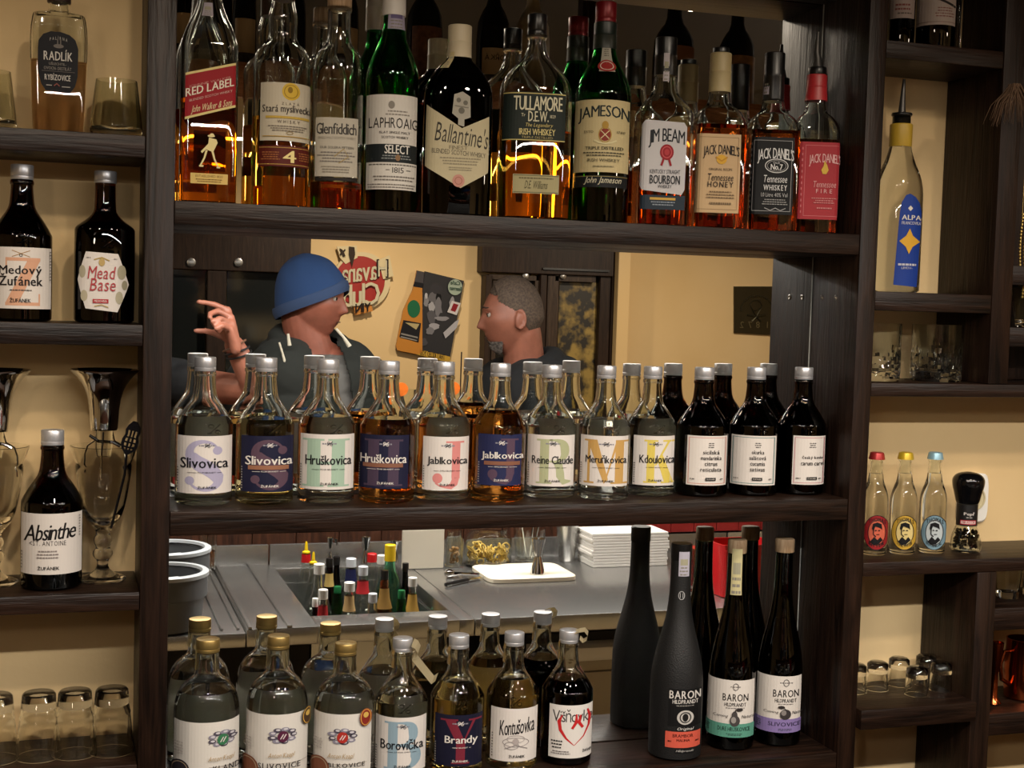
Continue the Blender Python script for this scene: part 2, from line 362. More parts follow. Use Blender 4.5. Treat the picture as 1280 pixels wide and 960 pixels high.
# ------------------------------------------------------------ the bottle builder
def bottle(name, label, cat, xc, ytop, w, prof, zb, Y=.075, n=2, asp=1, gm=None, lm=None, fill=.5, cap=None, labels=(), yaw=None, group=None,
           seg=None, neckstrip=None, emboss=False, it=1, yref=None, foot=True, H=None, thick=.0028, bodylabel=None):
    """xc, ytop, w: photo pixels of axis, top and full body width; prof: (height fraction, radius fraction[, squareness])"""
    zb += .0005; P = at(xc, ytop, Y); H = H or P.z - zb; X = at(xc, yref or proj((P.x, Y, zb + H * .35))[1], Y).x
    Zc = proj((X, Y, zb + H / 2))[2]; phi = math.atan2(X, Y + 1.75); face = phi
    su = Zc / F * math.cos(math.atan((xc - 640) / F))
    flat = n > 2.01; seg = seg or (112 if flat else 64)
    if yaw is None: yaw = -phi if not flat else -phi * .5
    R = w / 2 * su * .963
    if flat: R *= .98
    t = thing(name, label, cat, (X, Y, zb), yaw, group)
    pr = [(p[0], p[1], p[2] if len(p) > 2 else n) for p in prof]; pr = chaikin(pr, it)
    def rad(z):
        f = max(.001, z / H)
        for a, b in zip(pr, pr[1:]):
            if a[0] <= f <= b[0]:
                k = (f - a[0]) / ((b[0] - a[0]) or 1); return R * (a[1] + k * (b[1] - a[1])), a[2] + k * (b[2] - a[2])
        return R * pr[-1][1], pr[-1][2]
    def ring(z, r, nn, inset=0):
        k = r / R; ra = 1 + (asp - 1) * min(1, max(0, (k - .35) / .5)); return (z, max(r - inset, .0005), max(r * ra - inset, .0005), nn)
    rings = [ring(f * H, R * k, nn) for f, k, nn in pr]
    base = [ring(0, R * (pr[0][1] - .10), pr[0][2]), ring(H * .004 + .0006, R * (pr[0][1] - .03), pr[0][2])]
    rings = base + [ring(max(f * H, .003), R * k, nn) for f, k, nn in pr]
    bm = bmesh.new(); gm = gm or M_CLEAR; lm = lm or gm; fz = H * fill
    # split ring at the fill level so that the liquid's edge is clean
    rr = []
    for a, b in zip(rings, rings[1:]):
        rr.append(a)
        if a[0] < fz - 1e-4 and b[0] > fz + 1e-4:
            k = (fz - a[0]) / (b[0] - a[0]); rr.append(tuple(u + (v - u) * k for u, v in zip(a, b)))
    rr.append(rings[-1])
    mif = lambda z: 1 if z < fz else 0
    loft(bm, rr, seg, cap0=True, cap1=True, mif=mif)
    ztop = rings[-1][0] - .003
    if fill < .97 * ztop / H:
        zs = [fz] + [r[0] for r in rings if fz + .002 < r[0] < ztop] + [ztop]
        ir = [ring(z, *rad(z), inset=thick) for z in zs]
        loft(bm, ir, seg, mi=0, inv=True, cap0=True, cap1=True)
    if emboss:   # raised emblem on the shoulder
        ze = H * .522; er = R * 1.0; a0 = emboss if isinstance(emboss, float) else .2
        def ep(u, v): u *= .75; v *= .62; a = a0 + u / R; return (er * math.sin(a), -er * math.cos(a), ze + v)
        for cxx, cyy in ((-.006, .006), (.006, -.006)):
            tube(bm, [ep(cxx + .0045 * math.cos(q), cyy + .0035 * math.sin(q)) for q in [2 * PI * i / 12 for i in range(12)]], .0009, 6, closed=True)
        tube(bm, [ep(-.008, -.009), ep(.002, .001), ep(.011, .010)], .0010, 6); tube(bm, [ep(-.012, -.009), ep(-.004, -.008)], .0009, 6)
    put('glass_body', bm, [gm, lm], t, smooth=.7, label=bodylabel)
    # cap: (z0 fraction, z1 fraction, radius fraction, material, style)
    for c in (cap if isinstance(cap, list) else [cap] if cap else []):
        z0, z1, rf, cm = c[:4]; style = c[4] if len(c) > 4 else 'screw'; b2 = bmesh.new(); r = R * rf; z0 *= H; z1 *= H
        if style == 'screw':
            lathe(b2, [(z0, r * .98), (z0 + .0008, r), (z0 + (z1 - z0) * .22, r), (z0 + (z1 - z0) * .25, r * .97), (z0 + (z1 - z0) * .3, r), (z1 - .0012, r), (z1 - .0003, r * .97), (z1, r * .9)], 36)
        elif style == 'wood':
            lathe(b2, [(z0, r * .97), (z0 + .001, r), (z1 - .0015, r), (z1, r * .93)], 32)
        elif style == 'sleeve':
            lathe(b2, [(z0, r * (c[5] if len(c) > 5 else 1.04)), (z0 + (z1 - z0) * .5, r * 1.01), (z0 + (z1 - z0) * .52, r * 1.04), (z0 + (z1 - z0) * .56, r), (z1 - .001, r), (z1, r * .93)], 32)
        elif style == 'crown':
            pts = []
            n0 = len(b2.verts); fs = lathe(b2, [(z0, r * 1.08), (z0 + (z1 - z0) * .45, r * 1.0), (z1 - .001, r * .9), (z1, r * .7)], 42)
            b2.verts.ensure_lookup_table()
            for i in range(42):
                if i % 2: b2.verts[i].co.x *= .95; b2.verts[i].co.y *= .95
        put('cap', b2, cm, t, smooth=.6)
    # label mapping: pixel -> arc length from the front -> surface point
    def mk(zmid):
        rm, nn = rad(zmid); N = 720; T = [0.0]; pa = None; arr = []
        for i in range(N + 1):
            a = -PI + 2 * PI * i / N; x, y = sec(a, rm, ring(0, rm, nn)[2], nn); arr.append((x, y))
        L = [0.0]
        for p, q in zip(arr, arr[1:]): L.append(L[-1] + math.hypot(q[0] - p[0], q[1] - p[1]))
        mid = L[N // 2]; return rm, [l - mid for l in L]
    def mapper(py0, py1, wrap=True):
        Yf = Y - R * asp * .95
        zc = lambda py: at(xc, py, Yf).z - zb
        rm, L = mk(min(max(zc((py0 + py1) / 2), 0), H)); rpx = rm / su
        axp = proj((X, Y, zb + zc((py0 + py1) / 2)))[0]
        if flat:   # the axis as it appears on the front face
            axp = proj((X + math.sin(yaw) * R * asp, Y - math.cos(yaw) * R * asp, zb + zc((py0 + py1) / 2)))[0]
            suf = su / max(.6, math.cos(phi + yaw)) * (.9 if n > 4 else .95)
        def f(px, py, off):
            if flat: u = (px - axp) * suf
            else:
                q = (px - axp) / rpx
                q = q if abs(q) < .93 else math.copysign(.93 + (abs(q) - .93) * .0 + min((abs(q) - .93), .2) * .5, q)
                u = rm * math.asin(max(-1, min(1, q)))
            z = max(.0012, zc(py)); rz_, nn = rad(z)
            # find angle
            lo, hi = 0, len(L) - 1; u_ = max(L[0], min(L[-1], u))
            while hi - lo > 1:
                m = (lo + hi) // 2
                if L[m] <= u_: lo = m
                else: hi = m
            a = -PI + 2 * PI * (lo + (u_ - L[lo]) / ((L[hi] - L[lo]) or 1)) / 720
            rg = ring(z, rz_, nn); x, y = sec(a, rg[1], rg[2], nn); x2, y2 = sec(a + .01, rg[1], rg[2], nn)
            tx, ty = x2 - x, y2 - y; d = math.hypot(tx, ty) or 1; nx, ny = ty / d, -tx / d
            return (x + nx * off, y + ny * off, z)
        return f
    for lb in labels:
        poly = lb['poly']; ys = [p[1] for p in poly]; f = mapper(min(ys), max(ys)); st = 4 if not flat else 4
        L = wrapped([(poly, 'tess' if len(poly) > 4 else [tuple(range(len(poly)))], lb['col'])], f, st, lb.get('name', 'label'), t, lb.get('vs') or 7, .00045, label=lb.get('label'))
        if lb.get('items'): wrapped(art(lb['items']), f, st, 'print', L, lb.get('vs'), .0006)
    if neckstrip:   # (px0, py0, px1, py1, colour) paper tax strip on the neck
        for q in (neckstrip if isinstance(neckstrip, list) else [neckstrip]):
            f = mapper(q[1], q[3])
            wrapped([(rc(*q[:4]), [(0, 1, 2, 3)], q[4])] + art([('r', q[0] + (q[2] - q[0]) * .15, q[1] + (q[3] - q[1]) * .3, q[2] - (q[2] - q[0]) * .15, q[1] + (q[3] - q[1]) * .55, q[5] if len(q) > 5 else 'a8a48c'),
                     ('lines', q[0] + 1, q[1] + (q[3] - q[1]) * .62, q[2] - 1, q[3] - 1, 3, '8f8a80')]), f, 3, 'tax_strip', t, 5, .0012)
    return t
def LB(x0, y0, x1, y1, col, items=None, **k): return dict(poly=rc(x0, y0, x1, y1), col=col, items=items, **k)
# ============================================================ THE ROOM
def struct(name, bm, m, label=None):
    o = put(name, bm, m); o['kind'] = 'structure'
    if label: o['label'] = label
    return o
M_FLOOR = wood('floor_boards', '24160d', '4a2f1c', 'x', .5)
M_CEIL = mat('dark_ceiling_paint', '17100b', .8)
RX0, RX1, RY0, RY1, RZ1 = -2.2, 4.6, -4.62, .14, 2.6
b = bmesh.new(); box(b, RX0 - .1, RX1 + .1, RY0 - .1, RY1 + .1, -.1, 0); struct('floor', b, M_FLOOR)
b = bmesh.new(); box(b, RX0 - .1, RX1 + .1, RY0 - .1, RY1 + .1, RZ1, RZ1 + .1); struct('ceiling', b, M_CEIL)
b = bmesh.new(); box(b, RX0, RX1, RY1, RY1 + .1, 0, RZ1); struct('wall_back', b, M_WALL, 'beige plaster wall behind the bar shelves')
b = bmesh.new(); box(b, RX0 - .1, RX0, RY0, RY1, 0, RZ1); struct('wall_left', b, M_WALLF)
b = bmesh.new(); box(b, RX1, RX1 + .1, RY0, RY1, 0, RZ1); struct('wall_right', b, M_WALLF)
b = bmesh.new(); box(b, RX0, RX1, RY0 - .1, RY0, 0, RZ1); struct('wall_front', b, M_WALLF, 'ochre plaster wall of the guest room, seen in the mirror')
YV = 2 * YM - RY0          # virtual depth of that wall
# pilaster beside the glazed door, and the side wall with the metal plaque
xa = vat(771, 350, YV - .12).x; xb = vat(786, 350, YV - .12).x
b = bmesh.new(); box(b, xa, xb, RY0, RY0 + .14, 0, RZ1, bev=.004); struct('trim_1', b, M_WALLF, 'narrow plastered corner beside the glazed door')
# ------------------------------------------------------------ shelving
ZS1T, ZS1B, ZS2T, ZS2B, ZBOT = 1.765, 1.735, 1.374, 1.343, .99
XL0, XL1, XR0, XR1 = .0874, .1224, 1.1023, 1.1321
shelving = thing('back_bar_shelving', 'dark stained wooden back bar shelving around the mirror', 'shelving', (0, 0, 0))
def part(name, *a, m=M_WX, bev=.0015, parent=shelving, **k):
    b = bmesh.new(); box(b, *a, bev=bev); return put(name, b, m, parent, smooth=.5, **k)
part('post', XL0, XL1, 0, .139, .55, 2.45, m=M_WZ)
part('post', XR0, XR1, 0, .139, .55, 2.45, m=M_WZ)
SH = YM - .003
for z0, z1 in ((ZS1B, ZS1T), (ZS2B, ZS2T), (ZBOT - .035, ZBOT), (2.122, 2.16)):
    part('shelf', XL1 + .0005, XR0 - .0005, .001, SH, z0, z1)
zL = [(1.815, 1.842), (1.5825, 1.609), (1.25, 1.273), (1.02, 1.052), (2.1, 2.125)]
for z0, z1 in zL: part('shelf', -.9, XL0 - .0005, .001, .139, z0, z1)
part('post', -.93, -.9, 0, .139, .55, 2.45, m=M_WZ)
RP0, RP1 = 1.337, 1.373
ZR = dict(r0=(2.024, 2.05), r1=(1.655, 1.683), r2=(1.527, 1.547), r3=(1.256, 1.277), r4=(1.026, 1.056))
part('shelf', XR1 + .0005, RP0 - .0005, .001, .139, *ZR['r0']); part('shelf', XR1 + .0005, RP0 - .0005, .001, .139, *ZR['r1'])
part('shelf', XR1 + .0005, 1.9, .001, .139, *ZR['r2']); part('shelf', XR1 + .0005, 1.9, .001, .139, *ZR['r3'])
part('shelf', XR1 + .0005, RP0 + .0, -.012, .139, *ZR['r4'])
part('post', RP0, RP1, 0, .139, ZR['r2'][1] + .0005, 2.45, m=M_WZ)
part('post', RP0, RP1, .002, .139, .55, ZR['r3'][0] - .0005, m=M_WZ)
part('back_board', at(1195, 200, .13).x, RP0 + .03, .125, .139, ZR['r2'][1] + .001, 2.45, m=M_WZ)
part('back_board', at(1160, 800, .13).x, RP0 + .03, .125, .139, .55, ZR['r3'][0] - .001, m=M_WZ)
for z in (1.73, 1.635, 2.03): part('shelf', RP1 + .0005, 1.9, .004, .139, z - .03, z)
for z in (1.197, 1.03): part('shelf', RP1 + .0005, 1.9, .004, .139, z - .035, z)
part('back_board', RP1 + .0005, 1.9, .125, .139, ZR['r2'][1] + .001, 2.45, m=M_WZ)
for (px, py) in ((1028, 372), (1045, 372)):       # screws in the side of the right post, doubled by the mirror
    lo, hi = 0, .13
    for _ in range(30):
        mid = (lo + hi) / 2
        if proj((XR0, mid, 1.65))[0] > px: lo = mid
        else: hi = mid
    b = bmesh.new(); lathe(b, [(0, .0045), (.0008, .0045), (.0014, .003), (.0008, .0022), (.0006, .0005)], 14)
    o = put('screw', b, M_STEEL, shelving, smooth=True); o.rotation_euler = (0, -PI / 2, 0)
    n = ray(px, py); P = CAM + n * ((XR0 - CAM.x) / n.x); o.location = (XR0, P.y, P.z)
# the mirror
mirror = thing('mirror', 'large wall mirror behind the bottles reflecting the bar and guests', 'mirror', ((XL1 + XR0) / 2, YM, .62))
mm = bpy.data.materials.new('mirror_silvering'); mm.use_nodes = True; q = mm.node_tree.nodes['Principled BSDF']
q.inputs['Base Color'].default_value = (.9, .91, .9, 1); q.inputs['Metallic'].default_value = 1; q.inputs['Roughness'].default_value = 0
hx = (XR0 - XL1) / 2
hx -= .0004; b = boxbm(-hx + .002, hx - .0015, 0, .004, 0, 1.6); put('mirror_glass', b, mm, mirror)
for xa_, xb_ in ((-hx, -hx + .002), (hx - .0015, hx)): put('polished_edge', boxbm(xa_, xb_, -.0006, .004, 0, 1.6), mat('mirror_edge', 'a6a9a4', .35, .2), mirror)
# ============================================================ BOTTLES: the middle row
WHT, NAVY = 'e6dfda', '1b1c38'
PZ = [(0, .985), (.02, 1), (.515, 1), (.55, .995), (.56, .965), (.60, .86), (.66, .66), (.705, .49), (.74, .42), (.79, .385), (.87, .355), (.875, .39), (.895, .39), (.905, .35), (.92, .34)]
CZ = (.905, 1.0, .375, M_SILVER)
def zl(x0, y0, x1, y1, base, big, bc, tx, tc, tb, sub='', bar=None, bx=None, extra=(), bold=1):
    h = y1 - y0; w = x1 - x0; bx = bx or (x0 + w * .2, x0 + w * .86)
    it = ([('big', big, bx[0], y0 + h * .08, bx[1], y0 + h * .95, bc)] if big else [])
    cx = (x0 + x1) / 2 + w * .04
    it += [('lines', cx - w * .17, y0 + h * .155, cx + w * .17, y0 + h * .185, 1, '8b8a96'), ('s', [(cx - 3, y0 + h * .2), (cx + 3.5, y0 + h * .13)], .9, tc), ('o', cx - 1.5, y0 + h * .15, 1.6, 1.4, .6, tc), ('o', cx + 2, y0 + h * .185, 1.6, 1.4, .6, tc)]
    if bar: it += [('r', tb[0] + 3, y0 + h * .525, tb[2] - 4, y0 + h * .60, bar)]
    it += [('t', tx, *tb, tc, {'b': bold, 'gap': .07}), ('t', sub or 'PLUM BRANDY', cx - w * .16, y0 + h * .62, cx + w * .16, y0 + h * .645, tc),
           ('r', tb[0] + 8, y0 + h * .632, cx - w * .18, y0 + h * .638, tc), ('r', cx + w * .18, y0 + h * .632, tb[2] - 8, y0 + h * .638, tc),
           ('t', 'ŽUFÁNEK', cx - w * .16, y0 + h * .865, cx + w * .17, y0 + h * .915, tc, {'b': 1})]
    it += [('lines', x0 + 1.5, y0 + h * .55, x0 + 3, y0 + h * .95, 9, tc if base == WHT else 'b0a8a0')]
    return LB(x0, y0, x1, y1, base, it + list(extra))
G_AMB = glass('amber_spirit', (.93, .58, .24)); G_PALE = glass('pale_gold_spirit', (.98, .90, .66)); G_WATER = glass('clear_spirit', (.96, .975, .95))
G_BROWN = glass('dark_brown_glass', (.22, .085, .03)); G_BRLIQ = glass('dark_brown_liquor', (.05, .02, .008)); G_GREEN = glass('green_glass', (.10, .60, .20)); G_DKGRN = glass('dark_green_glass', (.10, .16, .06))
G_DKLIQ = glass('dark_green_wine', (.012, .018, .008)); G_RED = glass('cherry_liqueur', (.07, .006, .006)); G_WHISKY = glass('whisky', (.98, .70, .26)); G_HONEY = glass('dark_whisky', (.80, .40, .13))
NS = lambda x0, y0, x1, y1, c='c9b98c', d='a8a48c': (x0, y0, x1, y1, c, d)
MID = [  # axis, cap top, width, fill, liquid, label artwork, description, word
 (255, 446, 75, .60, G_WATER, zl(222, 545, 290, 617, WHT, 'S', 'b3aecb', 'Slivovica', '17171c', (227, 572, 284, 585), bx=(231, 279)), 'clear plum brandy bottle, white label with pale lilac letter S'),
 (331, 447, 76, .58, G_PALE, zl(302, 545, 367, 615, NAVY, 'S', '5d4656', 'Slivovica', 'ece6e0', (308, 570, 364, 581), bar='9a6a52', bx=(313, 360)), 'plum brandy bottle with navy label and dull mauve letter S'),
 (408, 449, 75, .60, G_WATER, zl(376, 543, 442, 612, WHT, 'H', 'a9c4b0', 'Hruškovica', '17171c', (383, 569, 438, 581), 'PEAR BRANDY', bx=(379, 436)), 'clear pear brandy bottle, white label with pale green letter H'),
 (484, 451, 73, .59, G_AMB, zl(449, 544, 510, 611, NAVY, 'H', '4a3b50', 'Hruškovica', 'ece6e0', (452, 568, 507, 579), 'PEAR BRANDY', bar='8a5d4a', bx=(456, 503)), 'amber pear brandy bottle with navy label and mauve letter H'),
 (553, 452, 72, .60, G_WATER, zl(529, 546, 585, 613, WHT, 'J', 'dd8d8a', 'Jablkovica', '17171c', (535, 571, 583, 583), 'APPLE BRANDY', bx=(541, 579)), 'clear apple brandy bottle, white label with salmon letter J'),
 (623, 454, 70, .66, G_AMB, zl(598, 543, 651, 607, '252a52', 'J', '5a4458', 'Jablkovica', 'ece6e0', (603, 565, 653, 576), 'APPLE BRANDY', bar='8a5d4a', bx=(610, 647)), 'dark amber apple brandy bottle with blue label turned to the right'),
 (687, 456, 69, .60, G_WATER, zl(660, 544, 717, 608, WHT, 'R', 'b4b993', 'Reine Claude', '17171c', (666, 570, 715, 580), 'GREENGAGE BRANDY', bx=(671, 713)), 'clear greengage brandy bottle, white label with olive letter R'),
 (755, 457, 67, .60, G_WATER, zl(726, 545, 784, 608, WHT, 'M', 'cda35f', 'Meruňkovica', '17171c', (733, 569, 782, 579), 'APRICOT BRANDY', bx=(732, 783)), 'clear apricot brandy bottle, white label with ochre letter M'),
 (813, 458, 65, .60, G_WATER, zl(792, 545, 842, 607, WHT, 'K', 'e3cd62', 'Kdoulovica', '17171c', (800, 569, 842, 579), 'QUINCE BRANDY', bx=(805, 842)), 'clear quince brandy bottle, white label with yellow letter K'),
]
CAPT = ('middle shelf')
for xc, yt, w, fl, lm, lb, desc in MID:
    bottle('fruit_brandy_bottle', desc, 'bottle', xc, yt, w, PZ, ZS2T, Y={484: .068, 553: .082, 623: .062, 687: .087, 755: .058, 813: .090}.get(xc, .075), labels=[lb], cap=CZ, fill=fl, lm=lm, group='bottles on the middle shelf', emboss=.35)
def herbal(x0, y0, x1, y1, fc, rows):
    h = y1 - y0; w = x1 - x0; cx = (x0 + x1) / 2 + w * .1; n = len(rows)
    it = [('r', x0 + 2, y0 + 2, x1 - 2, y0 + 2.7, fc), ('r', x0 + 2, y1 - 2.7, x1 - 2, y1 - 2, fc), ('r', x0 + 2, y0 + 2, x0 + 2.8, y1 - 2, fc), ('r', x1 - 2.8, y0 + 2, x1 - 2, y1 - 2, fc), ('lines', cx - 4, y0 + h * .14, cx + 4, y0 + h * .24, 3, '55514e')]
    for i, r in enumerate(rows):
        yy = y0 + h * (.52 + (i - n / 2) * .115); hw = len(r) * 1.22
        it.append(('t', r, cx - hw, yy, cx + hw, yy + h * .08, '2a2625', {'b': 1, 'gap': .12}))
    it += [('r', cx - 6, y0 + h * .84, cx + 6, y0 + h * .9, '141414'), ('t', 'ŽUFÁNEK', cx - 5, y0 + h * .855, cx + 5, y0 + h * .885, 'e8e0da'), ('lines', x0 + 5, y0 + h * .86, x0 + 11, y0 + h * .88, 1, '55514e'), ('lines', x1 - 9, y0 + h * .86, x1 - 5, y0 + h * .88, 1, '55514e')]
    return LB(x0, y0, x1, y1, 'e9e2dc', it)
for xc, w, lb, desc in (
    (877, 68, herbal(859, 545, 908, 607, 'd79a8c', ['sicilská', 'mandarinka', 'citrus', 'reticulata']), 'dark liqueur bottle, white label framed in coral with four words'),
    (942, 66, herbal(914, 545, 969, 607, '5d8a8a', ['okurka', 'salátová', 'cucumis', 'sativus']), 'dark liqueur bottle, white label framed in teal with four words'),
    (1001, 64, herbal(991, 545, 1031, 606, 'c98a92', ['český kmín', 'carum carvi']), 'dark liqueur bottle at the shelf end, pink framed label with two words')):
    bottle('herbal_liqueur_bottle', desc, 'bottle', xc, 459, w, PZ, ZS2T, labels=[lb], cap=CZ, fill=.62, gm=G_BROWN, lm=G_BRLIQ, group='bottles on the middle shelf', emboss=.35,
           neckstrip=None if xc != 1001 else NS(986, 473, 991, 505, '8b7c5c'))
# ============================================================ the bottom row
PB = [(0, .98), (.02, 1), (.50, 1), (.575, .985), (.64, .91), (.69, .77), (.725, .60), (.745, .45), (.775, .37), (.86, .345), (.905, .35), (.92, .34)]
def dome_label(x0, x1, yt, fruit, fc, word, wx0, wx1, wy, seal, sc):
    it = [('s', [(fruit[0] - 16, fruit[1] + 6), (fruit[0] - 10, fruit[1] - 4), (fruit[0], fruit[1] - 6), (fruit[0] + 10, fruit[1] - 8), (fruit[0] + 15, fruit[1] + 4)], [.8, 1.4, 1, 1.4, .8], '6a6470')]
    rnd = random.Random(int(x0))
    for i in range(9):
        a = i * .7; px = fruit[0] + 13 * math.cos(a); py = fruit[1] + 8 * math.sin(a) - 1
        it += [('e', px, py, 4 + rnd.random() * 2, 2.6, '8f8b9c' if i % 2 else '57515f'), ('e', px + .6, py - .4, 2.6, 1.3, 'd3cfd6')]
    it += [('e', fruit[0], fruit[1], 6.5, 7, fc), ('s', [(fruit[0] - 3, fruit[1] + 3), (fruit[0] + .5, fruit[1] - 3)], 1.1, 'e8dcdc'), ('s', [(fruit[0], fruit[1] + 3), (fruit[0] + 3.5, fruit[1] - 3)], 1.1, 'e8dcdc'),
           ('t', 'Anton Kaapl', fruit[0] - 17, fruit[1] + 20, fruit[0] + 14, fruit[1] + 28, 'b89c72', {'sh': .35}), ('r', fruit[0] - 16, fruit[1] + 33, fruit[0] + 28, fruit[1] + 33.6, 'a09488'),
           ('t', word, wx0, wy, wx1, wy + 7, '2b2728', {'b': 1, 'gap': .2}), ('lines', x0 + 3, fruit[1] + 3, x0 + 15, fruit[1] + 16, 4, 'b9b2ad')]
    if seal: it += [('e', seal[0], seal[1], 7, 11, sc), ('o', seal[0], seal[1], 6, 10, .8, 'd9a94f'), ('e', seal[0], seal[1] - 3, 3, 3.5, 'd8b25a')]
    it += [('e', x0 + 11, wy + 8, 12, 15, '2e2a30' if word == 'KLAND' else '7d4b35'), ('o', x0 + 11, wy + 8, 10, 13, 1, 'a8947c')]
    return LB(x0, yt, x1, 1000, 'e2ddd6', it, vs=4)
for xc, yt, w, lb, desc in (
    (258, 798, 86, dome_label(217, 300, 903, (277, 925), '3c7a55', 'KLAND', 266, 296, 957, None, ''), 'large round-shouldered brandy bottle with gold cap and green fruit drawing'),
    (346, 794, 80, dome_label(303, 386, 893, (353, 920), '5a2440', 'SLIVOVICE', 325, 373, 953, (381, 900), '4a3420'), 'large gold-capped plum brandy bottle with purple plum drawing'),
    (430, 803, 80, dome_label(391, 463, 893, (428, 921), 'b5332b', 'JABLKOVICE', 402, 454, 953, (454, 898), '8a2c22'), 'large gold-capped apple brandy bottle with red apple drawing')):
    bottle('fruit_brandy_bottle', desc, 'bottle', xc, yt, w, PB, ZBOT, Y=.072, labels=[lb], cap=(.915, 1, .36, M_GOLD), fill=.66, lm=G_WATER, group='bottles on the bottom shelf', H=None,
           neckstrip=[NS(xc - 17, yt + 18, xc - 11, yt + 48, 'b9a46a')])
DK = '1a1a1e'
def višeň():
    it = [('t', 'Višňovka', 691, 887, 741, 903, '3a3638', {'gap': .02})]
    it += [('s', [(703, 894), (699, 902), (701, 913), (708, 923), (718, 932)], [1, 4.5, 4, 2.5, .6], 'c9282b'), ('s', [(718, 932), (729, 921), (735, 908), (736, 897), (733, 888)], [.6, 1.5, 2.5, 3.5, 2], 'c9282b'),
           ('s', [(720, 893), (720, 903), (715, 911)], [2, 4, 3], 'c9282b'), ('s', [(725, 894), (723, 903), (728, 910)], [2, 4, 3], 'c9282b'), ('lines', 690, 926, 704, 936, 3, '2a2a2a'), ('lines', 690, 939, 714, 943, 2, '6a6464'), ('t', 'ŽUFÁNEK', 728, 937, 739, 941, DK, {'b': 1})]
    return LB(687, 882, 741, 948, 'e9e4df', it)
for xc, yt, w, lb, lm, fl, desc, cap in (
    (501, 797, 69, zl(470, 897, 532, 965, WHT, 'B', '93adbd', 'Borovička', DK, (477, 924, 528, 937), 'JUNIPER SPIRIT', bx=(481, 526)), G_WATER, .60, 'juniper spirit bottle, white label with grey blue letter B', M_SILVER),
    (571, 793, 70, zl(544, 894, 602, 958, '17172e', 'Y', '7d2738', 'Brandy', 'ece6e0', (557, 920, 596, 932), 'WINE BRANDY', bx=(553, 599)), G_PALE, .66, 'brandy bottle, black label with dark red letter Y', M_SILVER),
    (640, 790, 68, LB(614, 886, 671, 952, 'e6dfda', [('t', 'Kontušovka', 625, 899, 667, 918, '201c1e', {'b': 1, 'sl': -.12, 'sh': .1, 'gap': .03}), ('o', 645, 928, 16, 6, .8, '9a9292'), ('o', 645, 924, 11, 5, .8, 'b0a8a6'), ('o', 640, 932, 9, 5, .8, 'a39c9a'), ('e', 645, 927, 4, 4, 'b3aaa8'), ('s', [(632, 936), (645, 931), (659, 936)], 1, '9a9292'), ('lines', 616, 918, 617.5, 948, 9, '55504e'), ('t', 'ŽUFÁNEK', 637, 943, 656, 947, DK, {'b': 1})]), G_PALE, .66, 'herb spirit bottle, white label with gothic word and crest', M_SILVER),
    (708, 787, 67, višeň(), G_RED, .63, 'cherry liqueur bottle nearly black inside, label with red heart', M_SILVER)):
    bottle('fruit_brandy_bottle', desc, 'bottle', xc, yt, w, PZ, ZBOT, Y=.072, labels=[lb], cap=CZ, fill=fl, lm=lm, group='bottles on the bottom shelf', emboss=.15, yref=900,
           neckstrip=NS(xc - 12, yt + 20, xc - 7, yt + 45, 'a88a55'))
def ribbon(owner, pts, w, Yw):
    o = [q for q in bpy.data.objects if q.get('label', '').startswith(owner)][0]; P = [at(x, y, Yw) for x, y in pts]; Mi = o.matrix_basis.inverted(); bm = bmesh.new(); L = []
    for i, p in enumerate(P):
        L.append([bm.verts.new(Mi @ (p + Vector((dy * .55, dy, dy * .55)))) for dy in (-w / 2, w / 2)])
    for a, b_ in zip(L, L[1:]): bm.faces.new((a[0], a[1], b_[1], b_[0]))
    r = bmesh.ops.solidify(bm, geom=bm.faces[:], thickness=.0006); put('seal_ribbon', bm, mat('cream_ribbon', 'b5a888', .6), o)
ribbon('juniper', [(516, 803), (521, 806), (524, 812), (522, 818), (517, 820), (520, 824), (528, 834), (536, 844), (541, 850), (546, 846)], .014, .06)
ribbon('cherry', [(719, 790), (724, 788), (731, 787), (735, 792), (734, 798), (729, 801), (725, 797)], .008, .06)
